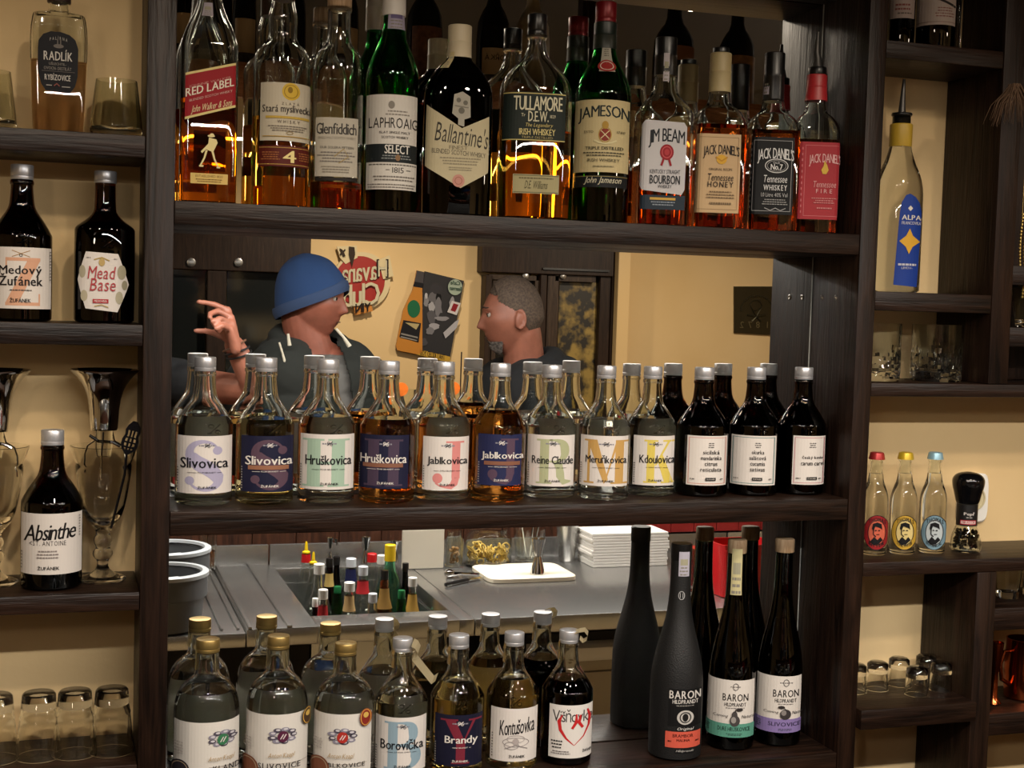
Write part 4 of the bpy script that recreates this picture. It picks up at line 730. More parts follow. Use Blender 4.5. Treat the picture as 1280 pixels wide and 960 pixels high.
# stemmed absinthe glasses, each with a steel dripper on top
M_THIN = glass('thin_clear_glass', (.985, .985, .97))
def goblet(t):
    prof = [(0, .030), (.002, .033), (.004, .032), (.008, .018), (.016, .008), (.026, .0075), (.031, .013), (.037, .0145), (.043, .009), (.049, .0125), (.055, .0135), (.061, .009), (.068, .012), (.080, .024), (.10, .031), (.135, .037), (.150, .0385), (.153, .037), (.160, .0405), (.176, .046)]
    inn = [(.1765, .0445), (.160, .0385), (.153, .0355), (.135, .035), (.10, .029), (.084, .020), (.076, .006)]
    prof = [(z, r * .92) for z, r in prof]; inn = [(z, r * .92) for z, r in inn]; bm = solid_glass(chaikin(prof), inn, 48)
    put('bowl', bm, M_THIN, t, smooth=.9)
def dripper(t):
    bm = bmesh.new()
    lathe(bm, chaikin([(.10, .0185), (.104, .0195), (.135, .0215), (.155, .028), (.168, .038), (.176, .047), (.178, .048)], 1) + [(.1785, .0475), (.176, .0455), (.155, .0265), (.135, .02), (.11, .018)], 40); put('steel_funnel', bm, M_CHROME, t, smooth=.7)
    bm = bmesh.new(); lathe(bm, [(.062, .004), (.066, .010), (.078, .012), (.0995, .012)], 24); put('glass_tap', bm, M_CLEAR, t, smooth=.6)
    bm = bmesh.new()
    for k in range(3):
        a = k * 2.094 + .4; c, s = math.cos(a), math.sin(a); tube(bm, [(c * .012, s * .012, .098), (c * .016, s * .016, .085), (c * .028, s * .028, .078), (c * .033, s * .033, .066), (c * .0335, s * .0335, .040)], .0013, 6)
    put('wire_stand', bm, M_CHROME, t, smooth=True)
    bm = bmesh.new(); tube(bm, [(-.02, -.004, .093), (-.008, -.006, .086), (.012, -.006, .084), (.022, -.004, .079)], .0022, 8); put('tap_lever', bm, M_CHROME, t, smooth=True)
def set_dripper(px, lab1, lab2):
    P = at(px, 722, .082); t = thing('absinthe_glass', lab1, 'glass', (P.x, P.y, ZL2 + .0005), 0, 'stemmed absinthe glasses'); goblet(t)
    d = thing('absinthe_dripper', lab2, 'dripper', (P.x, P.y, ZL2 + .0005 + .1765 - .040 - .0005 + .0003 + (at(px, 462, .07).z - ZL2 - .3155)), 0, 'steel absinthe drippers'); dripper(d); d.scale = (.9, .9, 1)
    return P
P = set_dripper(128, 'stemmed fluted glass right of the black absinthe bottle', 'steel funnel dripper on the glass right of the absinthe bottle')
set_dripper(-8, 'stemmed fluted glass cut by the picture edge left of the absinthe bottle', 'steel funnel dripper cut by the left picture edge')
# slotted spoon leaning in the right glass
A = at(139, 660, .055); B_ = at(156, 592, .045); C_ = at(158, 568, .042); D_ = at(170, 527, .038)
sp = thing('absinthe_spoon', 'dark slotted absinthe spoon leaning out of the stemmed glass', 'spoon', (A.x, A.y, A.z))
bm = bmesh.new(); tube(bm, [(0, 0, 0), B_ - A, C_ - A], .0016, 8); put('handle', bm, mat('dark_steel', '26252a', .25, .8), sp, smooth=True)
bm = bmesh.new(); d = (D_ - C_).normalized(); sd = d.cross(Vector((0, 1, 0))).normalized(); L_ = (D_ - C_).length
ws = [.002, .008, .0105, .0105, .0085, .0095, .0075, .003]
for i in range(len(ws) - 1):
    c0 = C_ - A + d * L_ * i / 7; c1 = C_ - A + d * L_ * (i + 1) / 7
    for a0, a1 in ((-1, -.62), (-.36, -.1), (.1, .36), (.62, 1)) if 1 <= i <= 4 else ((-1, 1),):
        q = [c0 + sd * ws[i] * a0, c0 + sd * ws[i] * a1, c1 + sd * ws[i + 1] * a1, c1 + sd * ws[i + 1] * a0]; v = [bm.verts.new(x + Vector((0, o_, 0))) for o_ in (-.0006, .0006) for x in q]
        for f in ((0, 1, 2, 3), (7, 6, 5, 4), (0, 4, 5, 1), (1, 5, 6, 2), (2, 6, 7, 3), (3, 7, 4, 0)): bm.faces.new([v[j] for j in f])
for i in (1.5, 2.5, 3.5):
    c0 = C_ - A + d * L_ * i / 7
    tube(bm, [c0 - sd * .008, c0 + sd * .008], .0012, 5)
put('slotted_blade', bm, mat('dark_steel', '26252a', .25, .8), sp)
# inverted tumblers, bottom left
def inv_tumbler(t, h=.083, r0=.0285, r1=.0195):
    bm = solid_glass([(0, r0 - .0012), (.0008, r0), (h * .35, r0 - .0025), (h * .62, r0 - .006), (h * .64, r0 - .0055), (h * .66, r0 - .0065), (h * .96, r1 + .001), (h, r1 - .001)], [(h * .985, r1 - .006), (h * .8, r1 - .005), (h * .79, .004)][:0], 40)
    bm.free(); bm = bmesh.new()
    o = [(.0, r0 - .0014), (.0, r0), (h * .35, r0 - .0026), (h * .6, r0 - .0050), (h * .63, r0 - .0044), (h * .66, r0 - .0056), (h * .97, r1 + .0012), (h, r1 - .001)]
    i = [(h * .74, r1 - .002), (h * .6, r0 - .0068), (h * .3, r0 - .0042)]
    R_ = [(0, r0 - .0014)] + i[::-1] + [(h * .75, .004)]
    loft(bm, [(z, r, r, 2) for z, r in R_[::-1]] + [(z, r, r, 2) for z, r in o[1:]], 40)
    put('bowl', bm, M_THIN, t, smooth=.9)
for px, pb, yy, lab in ((139, 946, .06, 'upturned tumbler beside the left post, rightmost of the row'), (93, 950, .06, 'upturned tumbler second from the left post'), (48, 953, .06, 'upturned tumbler third from the left post'), (-6, 950, .06, 'upturned tumbler cut by the left picture edge')):
    place_glass('tumbler', lab, 'glass', px, pb, yy, ZL3, inv_tumbler, 'upturned tumblers on the bottom left shelf')
# ============================================================ RIGHT COMPARTMENTS
bottle('herbal_spirit_bottle', 'clear bottle with blue pointed label and black pouring spout', 'bottle', 1121, 184, 66, [(0, .97), (.01, 1), (.52, 1), (.60, .94), (.66, .80), (.72, .60), (.79, .44), (.86, .38), (.97, .36)], ZR['r1'][1], Y=.07, fill=.93, gm=glass('faint_green_glass', (.96, .97, .93)), lm=G_WATER, H=at(1121, 138, .07).z - ZR['r1'][1], yref=280,
       cap=[(.80, .925, .455, mat('yellow_foil', 'b0902f', .4), 'wood'), (.925, .965, .30, M_BLACK, 'wood'), (.97, .985, .42, M_BLACK, 'wood')],
       labels=[dict(poly=[(1123, 265), (1125, 252), (1130, 243), (1135, 241), (1142, 245), (1147, 252), (1150, 263), (1148, 358), (1119, 356), (1121, 310)], col='1f3f96', items=[('p', [(1136, 256), (1139, 259.5), (1136, 263), (1133, 259.5)], 'ece6d8'), tl('ALPA', 1126, 268, 1149, 274, 'ece6d8', b=1, gap=.1), tl('FRANCOVKA', 1126, 276, 1149, 280, 'c9c9d6', b=1),
            ('p', [(1136, 285), (1140, 294), (1149, 301), (1140, 308), (1136, 317), (1132, 308), (1124, 301), (1132, 294)], 'e2ae3a'), ('lines', 1123, 329, 1146, 332, 1, 'c9c9d6'), tl('LIHOVÝ', 1128, 333, 1141, 336, 'c9c9d6')])])
alpa = bpy.data.objects['herbal_spirit_bottle']
bm = bmesh.new(); h0 = at(1121, 138, .07).z - ZR['r1'][1]; h1 = at(1123, 99, .07).z - ZR['r1'][1]
tube(bm, [(0, 0, h0 * .985), (0, 0, h0 + .006), (.001, 0, h1)], .004, 10, rr=[.006, .005, .0022]); put('pour_spout', bm, mat('dull_spout', '4c4a48', .4, .7), alpa, smooth=.7)
# cut crystal tumblers
def crystal(t, h=.088, r=.039):
    bm = bmesh.new(); seg = 48; rows = [(0, .95), (.004, 1), (.008, 1), (.014, 1), (.020, 1), (.026, 1), (.032, 1), (.038, 1), (.044, 1), (.052, 1), (.066, 1), (h, 1)]
    R_ = []
    for k, (z, f) in enumerate(rows):
        ring = []
        for i in range(seg):
            a = 2 * PI * i / seg; g = 0
            if .006 < z < .046:   # diamond cuts
                u, v = i / 4 * PI, (z - .006) / .013 * PI
                g = -.0022 * (abs(math.sin((u + v) / 2)) < .38) - .0022 * (abs(math.sin((u - v) / 2)) < .38)
            elif .046 < z < .08: g = -.0008 * (1 if i % 4 == 0 else 0)
            rr_ = r * f + g; ring.append(bm.verts.new((rr_ * math.sin(a), -rr_ * math.cos(a), z)))
        R_.append(ring)
    for z, q in ((h, r - .003), (.03, r - .0045), (.016, r - .008), (.014, .006)): R_.append([bm.verts.new((q * math.sin(2 * PI * i / seg), -q * math.cos(2 * PI * i / seg), z)) for i in range(seg)])
    for a, b2 in zip(R_, R_[1:]):
        for i in range(seg): j = (i + 1) % seg; bm.faces.new((a[i], a[j], b2[j], b2[i]))
    bm.faces.new(R_[0][::-1]); bm.faces.new(R_[-1])
    put('bowl', bm, M_CLEAR, t, smooth=.25)
place_glass('crystal_tumbler', 'cut crystal tumbler in the middle of its small shelf', 'glass', 1169, 478, .07, ZR['r2'][1], crystal, 'cut crystal tumblers', .1)
place_glass('crystal_tumbler', 'cut crystal tumbler half hidden by the right post', 'glass', 1092, 478, .07, ZR['r2'][1], crystal, 'cut crystal tumblers')
# tonic bottles
PTN = [(0, .95), (.02, 1), (.48, 1), (.56, .97), (.63, .84), (.69, .66), (.75, .54), (.90, .46), (.905, .50), (.93, .50), (.94, .44), (.955, .44)]
for px, cc, rcx, rim, inn, txt, lab in ((1093, 'a5302e', 1096, '9c2226', 'd8694f', 'BITTER', 'small tonic bottle with red cap and red round label'), (1129, 'c9a92c', 1131, 'caa23c', 'e6cf8a', 'TONIC WATER', 'small tonic bottle with yellow cap and round label'), (1166, '8fb4c4', 1168, '7d9cab', 'c4ced2', 'BOTANICAL', 'small tonic bottle with light blue cap and round label')):
    it = [('o', rcx, 666, 16.5, 22, 5.5, rim), ('o', rcx, 666, 16.5, 22, .8, '1c1c22'), ('o', rcx, 666, 11, 16, .8, '1c1c22'), tl('THOMAS', rcx - 10, 647, rcx + 10, 652, '1c1c22', b=1, arc=3.5, gap=.16), tl(txt, rcx - 9, 680, rcx + 9, 684, '1c1c22', b=1, arc=-3.5),
          ('p', [(rcx - 6, 661), (rcx - 5, 655), (rcx, 653), (rcx + 5, 655), (rcx + 6, 662), (rcx + 4, 660), (rcx - 2, 658), (rcx - 4, 664)], '141418'), ('s', [(rcx - 4, 661), (rcx - 4, 668), (rcx - 1, 671)], 1.2, '141418'), ('e', rcx + 2.4, 663, 1.2, .7, '141418'), ('e', rcx - 1.4, 663, 1.2, .7, '141418'), ('r', rcx - .5, 667.5, rcx + 3, 668.3, '141418'), ('p', [(rcx - 7, 677), (rcx - 3, 671), (rcx + 1, 675), (rcx + 4, 671), (rcx + 7, 675), (rcx + 2, 680), (rcx - 4, 681)], '141418')]
    bottle('tonic_bottle', lab, 'bottle', px, 565, 36, PTN, ZR['r3'][1], Y=.065, fill=.79, lm=G_WATER, cap=(.93, 1, .56, mat('crown_' + cc, cc, .35, .4), 'crown'), group='tonic bottles', yref=640,
           labels=[dict(poly=disc(rcx, 666, 16.5, 22, 28), col=inn, items=it)])
# pepper grinder
P = at(1206, 697, .06); gr = thing('pepper_grinder', 'pepper grinder with black knob and glass jar of peppercorns', 'grinder', (P.x, P.y, ZR['r3'][1] + .0005)); gr.scale = (1.13, 1.13, 1)
kz = lambda py: at(1206, py, .06).z - ZR['r3'][1]; sc = proj((P.x, P.y, ZR['r3'][1] + .05))[2] / F
hk = kz(590)
bm = bmesh.new(); lathe(bm, chaikin([(kz(629), .012 * 1.25), (kz(626), .0165), (kz(618), .0185), (kz(606), .0222), (kz(598), .022), (kz(592), .015), (hk, .003)], 2), 32); put('black_knob', bm, mat('gloss_black', '08080a', .12), gr, smooth=True)
bm = bmesh.new(); lathe(bm, [(kz(656), .0145), (kz(630), .0145)], 32); put('collar_label', bm, mat('label_black', '121214', .4), gr, smooth=.6)
fr = [rc(1195, 649, 1218, 654)]
def gm_(px, py, off): a = (px - 1206) * sc / .0145; a = max(-1.4, min(1.4, a)); rr_ = .0147 + off; ph = -math.atan2(P.x, P.y + 1.75); x, y = rr_ * math.sin(a), -rr_ * math.cos(a); return (x * math.cos(ph) - y * math.sin(ph), x * math.sin(ph) + y * math.cos(ph), kz(py))
wrapped(art([('r', 1199, 649, 1217, 654.5, 'b9303a'), ('r', 1200, 650, 1216, 653.5, 'e8e0dc'), tl('MIRADOR', 1201, 650.3, 1215, 653, 'b9303a', b=1), tl('Pepř', 1203, 639, 1214, 644, 'e8e0dc', b=1), ('lines', 1205, 645, 1212, 646.4, 1, 'b0aaa6')]), gm_, 4, 'print', gr)
bm = bmesh.new(); jp = [(0.001, .019), (.004, .0205), (kz(682), .0215), (kz(672), .0205), (kz(662), .0165), (kz(656.5), .0145)]
loft(bm, [(z, r, r, 2) for z, r in jp], 32); loft(bm, [(z, max(r - .0022, .001), max(r - .0022, .001), 2) for z, r in [(.005, .019)] + jp[1:-1] + [(kz(657), .0145)]], 32, inv=True)
put('glass_jar', bm, M_CLEAR, gr, smooth=.8)
bm = bmesh.new(); rnd = random.Random(3)
for i in range(170):
    z = .007 + .028 * (i / 170); r = rnd.uniform(.25, 1) ** .5 * .0160; a = rnd.uniform(0, 6.28); res = bmesh.ops.create_icosphere(bm, subdivisions=1, radius=.0023); bmesh.ops.translate(bm, vec=(r * math.cos(a), r * math.sin(a), z), verts=res['verts'])
put('peppercorns', bm, mat('peppercorn', '2a2320', .8), gr, kind='stuff')
# wall socket
P = at(1214, 622, .139); so = thing('wall_socket', 'white round-cornered wall socket behind the pepper grinder', 'socket', (P.x, .1395, P.z))
bm = bmesh.new(); loft(bm, [(0, .0285, .041, 6), (.006, .0285, .041, 6), (.010, .026, .038, 5)], 48); bmesh.ops.rotate(bm, verts=bm.verts, cent=(0, 0, 0), matrix=Matrix.Rotation(PI / 2, 3, 'X')); put('cover_plate', bm, M_WHITE, so, smooth=.5)
bm = bmesh.new(); lathe(bm, [(.0101, .0195), (.0125, .0195), (.0125, .0175), (.0104, .0165)], 32); bmesh.ops.rotate(bm, verts=bm.verts, cent=(0, 0, 0), matrix=Matrix.Rotation(PI / 2, 3, 'X')); put('plug_recess', bm, mat('socket_cream', 'c8bd9a', .4), so, smooth=.5)
for dx in (-.006, .006):
    bm = bmesh.new(); lathe(bm, [(.0104, .002), (.0128, .002)], 10); bmesh.ops.rotate(bm, verts=bm.verts, cent=(0, 0, 0), matrix=Matrix.Rotation(PI / 2, 3, 'X')); put('socket_hole', bm, M_BLACK, so).location = (dx, 0, 0)
# shot glasses
def shot(t, h=.044, r=.0182):
    bm = bmesh.new(); loft(bm, [(z, q, q, 2) for z, q in [(h * .62, .004), (h * .6, r - .005), (h * .3, r - .003), (0, r - .0025), (0, r), (h * .5, r - .0012), (h * .93, r - .002), (h, r - .006)]], 32)
    put('bowl', bm, M_THIN, t, smooth=.9)
for px, pb, yy, lab in ((1069, 858, .08, 'shot glass half hidden by the right post'), (1096, 858, .085, 'shot glass second from the right post'), (1123, 852, .10, 'shot glass at the back of the cluster by the wall'), (1145, 868, .045, 'shot glass at the front of the cluster'), (1157, 846, .105, 'shot glass behind the front pair'), (1175, 866, .06, 'shot glass at the right end of the cluster')):
    place_glass('shot_glass', lab, 'glass', px, pb, yy, ZR['r4'][1], shot, 'upturned shot glasses')
# dark labelled bottles on the top right shelf
bottle('wine_bottle', 'dark wine bottle by the right post at the picture top', 'bottle', 1127, -140, 36, [(0, .96), (.02, 1), (.6, 1), (.7, .7), (.78, .38), (1, .34)], ZR['r0'][1], Y=.08, gm=G_DKLIQ, lm=G_DKLIQ, fill=.98, H=.30, yref=20, cap=(.88, 1.0, .37, M_BLACK, 'wood'), labels=[LB(1111, -60, 1144, 22, 'b09f98', [('lines', 1117, 4, 1142, 12, 2, '8a4a44'), ('lines', 1122, 15, 1142, 17, 1, '6a5a55')])])
bottle('wine_bottle', 'dark wine bottle second from the right post at the picture top', 'bottle', 1170, -140, 52, [(0, .96), (.02, 1), (.6, 1), (.7, .7), (.78, .38), (1, .34)], ZR['r0'][1], Y=.06, gm=G_DKLIQ, lm=G_DKLIQ, fill=.98, H=.30, yref=20, cap=(.88, 1.0, .37, M_BLACK, 'wood'), labels=[LB(1147, -60, 1196, 30, 'b5a69d', [('s', [(1156, -6), (1175, -2), (1195, 6)], 3, '2a2422'), ('lines', 1170, 8, 1194, 20, 4, '8a5a50'), ('r', 1148, 26, 1195, 26.6, '7a5a50')])])
def stem_glass(t):
    bm = solid_glass(chaikin([(0, .020), (.002, .021), (.004, .015), (.008, .005), (.02, .0035), (.10, .0035), (.11, .006), (.125, .022), (.15, .024), (.19, .021)]), [(.191, .0198), (.15, .0226), (.127, .018), (.116, .003)], 32); put('bowl', bm, M_THIN, t, smooth=.9)
place_glass('wine_glass', 'thin stemmed glass right of the dark wine bottles', 'glass', 1199, 50, .08, ZR['r0'][1], stem_glass)
# far right column: glasses, copper mugs, beads, dried grass
def straight(t, h=.07, r=.027):
    bm = bmesh.new(); loft(bm, [(z, q, q, n) for z, q, n in [(0, r * .78, 6), (.002, r * .82, 6), (h, r, 6), (h, r - .0018, 6), (.012, r * .84 - .002, 6), (.010, .004, 2)]], 32); put('bowl', bm, M_CLEAR, t, smooth=.4)
place_glass('tumbler', 'clear tumbler at the right picture edge below the bead strings', 'glass', 1300, 402, .06, 1.635, lambda t: straight(t, .06, .036), 'glasses of the far right column')
for px, lab in ((1258, 'small square shot glass beside the far right post'), (1292, 'small square shot glass cut by the right picture edge')):
    place_glass('shot_glass', lab, 'glass', px, 760, .07, 1.197, lambda t: straight(t, .048, .017), 'glasses of the far right column')
M_COPPER = mat('polished_copper', 'b45a32', .18, 1)
def mug(px, lab, rz):
    P = at(px, 896, .07); t = thing('copper_mug', lab, 'mug', (P.x, P.y, 1.0305), rz, 'copper mugs')
    bm = bmesh.new(); lathe(bm, [(0, .026), (.003, .029), (.05, .031), (.095, .028), (.098, .0288), (.098, .0265), (.09, .0262), (.006, .026)], 36); put('cup', bm, M_COPPER, t, smooth=.6)
    bm = bmesh.new(); tube(bm, [(-.028, 0, .08), (-.045, 0, .08), (-.052, 0, .06), (-.048, 0, .035), (-.030, 0, .025)], .0035, 8); put('handle', bm, M_COPPER, t, smooth=True)
mug(1276, 'copper mug at the right picture edge', .15)
P = at(1240, 905, .05); t = thing('copper_jigger', 'slim copper measure with flared foot beside the copper mug', 'jigger', (P.x + .0, .05, 1.0305))
bm = bmesh.new(); lathe(bm, [(0, .010), (.002, .0125), (.012, .006), (.05, .0055), (.06, .008), (.10, .0125), (.1005, .0115), (.062, .006)], 28); put('measure', bm, M_COPPER, t, smooth=.6)
P = at(1271, 200, .05)
t = thing('bead_string', 'gold bead strings hanging at the right picture edge', 'beads', (P.x, .02, 2.0))
for k, (dx, z0, z1) in enumerate(((0, -.12, -.32), (-.008, -.19, -.30), (.008, -.05, -.30))):
    bm = bmesh.new(); zz = z0
    while zz > z1: lathe(bm, [(zz - .0022, .0006), (zz - .001, .002), (zz + .001, .002), (zz + .0022, .0006)], 8, cx=dx + .0015 * math.sin(zz * 60)); zz -= .0052
    tube(bm, [(dx, 0, -.001), (dx, 0, z1)], .0004, 5); put('strand', bm, mat('gold_bead', 'b79b58', .3, .9), t, smooth=True)
t = thing('dried_grass_tuft', 'tuft of dry brown grass hanging in the upper right corner', 'tuft', (at(1266, 95, -.03).x, -.035, 2.0))
bm = bmesh.new(); rnd = random.Random(5)
for i in range(90):
    a = rnd.uniform(-1.3, .9); L = rnd.uniform(.03, .062); y = rnd.uniform(-.02, .02); p0 = Vector((rnd.uniform(-.006, .006), y * .3, -.004)); p1 = p0 + Vector((math.sin(a) * L * .6, y * .6, -L * .55)); p2 = p1 + Vector((math.sin(a) * L * .2, y * .3, -L * .5)); tube(bm, [p0, p1, p2], .0005, 4, rr=[.0008, .0006, .0002])
put('stalks', bm, mat('dry_grass', '5a4330', .85), t, kind='stuff')
# ============================================================ BEHIND THE CAMERA: the bar that the mirror shows
ZC = .92
def dep(P): return proj(flip(P))[2] / F            # metres per photo pixel at a mirrored point
YF, YB = -.955, -1.67
bar = thing('steel_work_counter', 'stainless steel bar work counter with bottle well, seen in the mirror', 'counter', (1.0, YF, 0))
bar.location = (0, 0, 0)
wl = von(388, 770, ZC); wr = von(545, 763, ZC); wt = von(515, 703, ZC)
wx0, wx1, wy0, wy1 = wl.x, wr.x + .03, wl.y, wt.y + .03   # wy0 near the mirror
def bp(name, *a, m=M_STEEL, bev=.002, **k): return part(name, *a, m=m, bev=bev, parent=bar, **k)
xs = von(308, 786, ZC).x
bp('drain_board', -1.1, xs - .002, YB, YF, ZC - .04, ZC - .008)
for i in range(9): bp('ridge', xs - .012 - i * .035 - .006, xs - .012 - i * .035, YB + .05, YF - .03, ZC - .0075, ZC - .003, bev=.001)
bp('worktop', xs, wx0, YB, YF, ZC - .04, ZC); bp('worktop', wx0, wx1, YB, wy1, ZC - .04, ZC); bp('worktop', wx0, wx1, wy0, YF, ZC - .04, ZC); bp('worktop', wx1, wx1 + .035, YB, YF, ZC - .04, ZC); bp('worktop', wx1 + .037, 3.3, YB, YF, ZC - .04, ZC)
xr = von(365, 783, ZC).x
bp('raised_seam', xs + .003, xs + .012, YB, YF, ZC + .0002, ZC + .006); bp('raised_seam', xr - .012, xr, YB, YF, ZC + .0002, ZC + .006)
for a in ((wx0 - .0, wx0 + .004, wy1, wy0), (wx1 - .004, wx1, wy1, wy0), (wx0, wx1, wy0 - .004, wy0), (wx0, wx1, wy1, wy1 + .004)): bp('well_wall', *a, ZC - .19, ZC - .0402, bev=0)
bp('well_floor', wx0, wx1, wy1, wy0, ZC - .195, ZC - .1905, bev=0)
for a, b_ in ((-1.1, von(331, 700, ZC).x), (von(331, 700, ZC).x + .004, 1.9), (1.904, 3.3)): bp('backsplash', a, b_, YB - .012, YB - .0005, ZC - .04, ZC + .055)
M_DARKIN = mat('dark_interior', '0d0b0a', .7); M_CREAM = mat('cream_enamel', 'a39884', .4)
bp('under_panel', -1.1, 3.3, YB - .0, YB + .01, .1, ZC - .045, m=M_DARKIN)
xq = vat(668, 850, 1.28).x
cold = thing('drinks_cooler', 'cream fronted cooler with white ledge under the steel counter', 'cooler', (0, 0, 0))
zz = lambda py, yv=1.30: vat(760, py, yv).z
part('body', xq, 3.2, YB + .06, -1.09, .02, zz(795), m=M_DARKIN, parent=cold)
part('ledge', xq, 3.2, -1.089, -1.02, zz(822), zz(806), m=mat('white_ledge', 'd8d4cc', .3), parent=cold)
part('drawer_front', xq, 3.2, -1.075, -1.045, zz(838), zz(823.5), m=M_CREAM, parent=cold)
df = part('drawer_front', xq, 3.2, -1.075, -1.045, zz(896), zz(840), m=M_CREAM, parent=cold)
part('drawer_front', xq, 3.2, -1.075, -1.045, zz(923), zz(897.5), m=mat('pale_cream_enamel', 'b3a78e', .4), parent=cold)
part('plinth', xq, 3.2, -1.085, -1.06, .02, zz(925), m=mat('brown_plinth', '4a3a2c', .4), parent=cold)
# lettering on the cooler reads the right way round in the room and reversed in the mirror
V_, Fc_ = typeset('fagor ein', 1); ax = max(v[0] for v in V_); P0 = vat(768, 872, 1.304); 
bm = flatmesh([(P0.x + (ax - v[0]) * .022 / .7 , v[1] * .022 / .7) for v in V_], Fc_)
for v in bm.verts: v.co = Vector((v.co.x, -1.0445, P0.z + v.co.y))
put('lettering', bm, mat('grey_print', '4a443c', .5), df)
# the customers' side: planked front and bar top
bt = thing('guest_bar', 'dark wooden guest bar with plank front and thick top', 'bar', (0, 0, 0))
k = 0; x = -1.2
while x < 3.3:
    part('plank', x, x + .118, -1.722, -1.700, .02, 1.108, m=M_WZ2 if False else wood('bar_plank_brown', '24130b', '4a2a1a', 'z', .5), parent=bt, bev=.002); x += .12
part('bar_top', -1.25, 3.35, -1.92, -1.69, 1.11, 1.15, m=wood('bar_top_brown', '2a170d', '50301c', 'x', .3), parent=bt)
# ---- things on the counter
def vthing(name, label, cat, px, pyb, z=ZC, group=None, rz=0, Y=None):
    P = von(px, pyb, z) if Y is None else vat(px, pyb, Y)
    t = thing(name, label, cat, (P.x, P.y, z + .0006), rz, group); return t, dep(Vector((P.x, P.y, z)))
M_GREYP = mat('grey_plastic', '55585c', .45); M_RIM = mat('pale_grey_rim', 'aab0b6', .4)
for (px, pb, lab) in ((203, 783, 'grey round glass rinser with pale rim, the nearer to the mirror'), (206, 748, 'grey round glass rinser with pale rim, standing behind the other')):
    t, s = vthing('glass_rinser', lab, 'rinser', px, pb, ZC - .0028); r = 56 * s; h = .115
    bm = bmesh.new(); lathe(bm, [(0, r * .8), (.01, r * .84), (h * .6, r * .9), (h * .62, r * .97), (h, r * .97), (h, r * .85), (h * .5, r * .8), (h * .48, .01)], 48); put('tub', bm, M_GREYP, t, smooth=.6)
    bm = bmesh.new(); lathe(bm, [(h + .0003, r * .84), (h + .0003, r), (h + .008, r), (h + .010, r * .97), (h + .010, r * .86), (h + .004, r * .84)], 48, cap0=False, cap1=False); put('rim', bm, M_RIM, t, smooth=.6)
    bm = bmesh.new()
    for i in range(7):
        a = i * .9; tube(bm, [(r * .5 * math.cos(a), r * .5 * math.sin(a), h * .5), (r * .55 * math.cos(a), r * .55 * math.sin(a), h * .85), (0, 0, h * .9)], .004, 6)
    put('wash_brush', bm, mat('white_bristle', 'c8ccd0', .5), t, smooth=True)
def vglass(name, label, cat, px, pyt, pyb, w, gm=None, liq=None, lf=.4, taper=.85, group=None, z=ZC, n=2):
    t, s = vthing(name, label, cat, px, pyb, z, group); h = (pyb - pyt) * s; r = w / 2 * s
    bm = bmesh.new(); loft(bm, [(0, r * taper * .9, r * taper * .9, n), (.002, r * taper, r * taper, n), (h, r, r, n), (h, r - .0018, r - .0018, n), (h * .12, r * taper - .002, r * taper - .002, n), (h * .11, .003, .003, 2)], 32); put('bowl', bm, gm or M_CLEAR, t, smooth=.6)
    if liq:
        bm = bmesh.new(); q = r * taper - .0026; lathe(bm, [(h * .13, q), (h * lf, q + (r - .0026 - q) * lf * .9)], 24); put('drink', bm, liq, t, smooth=.6)
    return t, s, h, r
vglass('whisky_tumbler', 'tumbler of amber whisky standing on another glass behind the rinsers', 'glass', 259, 668, 713, 23, liq=glass('amber_spirit', (.93, .58, .24)), lf=.55)
# steel jiggers and spoon at the back
def jig(t, h, r):
    bm = bmesh.new(); lathe(bm, [(0, r), (.002, r), (h * .48, r * .45), (h * .52, r * .45), (h * .98, r * .9), (h, r * .92), (h, r * .85), (h * .56, r * .35)], 32); put('measure', bm, M_CHROME, t, smooth=.5)
for px, yt, yb, w, lab in ((457, 671, 704, 13, 'steel jigger behind the bottle well'), (412, 672, 703, 10, 'narrow steel jigger left of the bar spoon'), (493, 676, 702, 12, 'steel jigger beside the white plastic board')):
    t, s = vthing('jigger', lab, 'jigger', px, yb, ZC, 'steel jiggers'); jig(t, (yb - yt) * s, w / 2 * s)
t, s = vthing('bar_spoon', 'upright steel bar spoon behind the well', 'spoon', 420, 703)
bm = bmesh.new(); tube(bm, [(0, 0, 0), (.002, 0, .04), (-.002, 0, .065)], .003, 8, rr=[.004, .002, .005]); put('spoon_handle', bm, M_CHROME, t, smooth=True)
# white plastic board leaning on the backsplash
A = von(528, 711, ZC); s = dep(A); t = thing('plastic_board', 'upright whitish plastic board leaning against the counter back', 'board', (A.x, A.y, ZC + .0006))
bm = boxbm(-27 * s, 27 * s, -.004, .004, 0, 50 * s, bev=.003); bmesh.ops.rotate(bm, verts=bm.verts, cent=(0, 0, 0), matrix=Matrix.Rotation(-.0, 3, 'X')); put('board', bm, mat('milky_plastic', 'bdb5a6', .35), t)
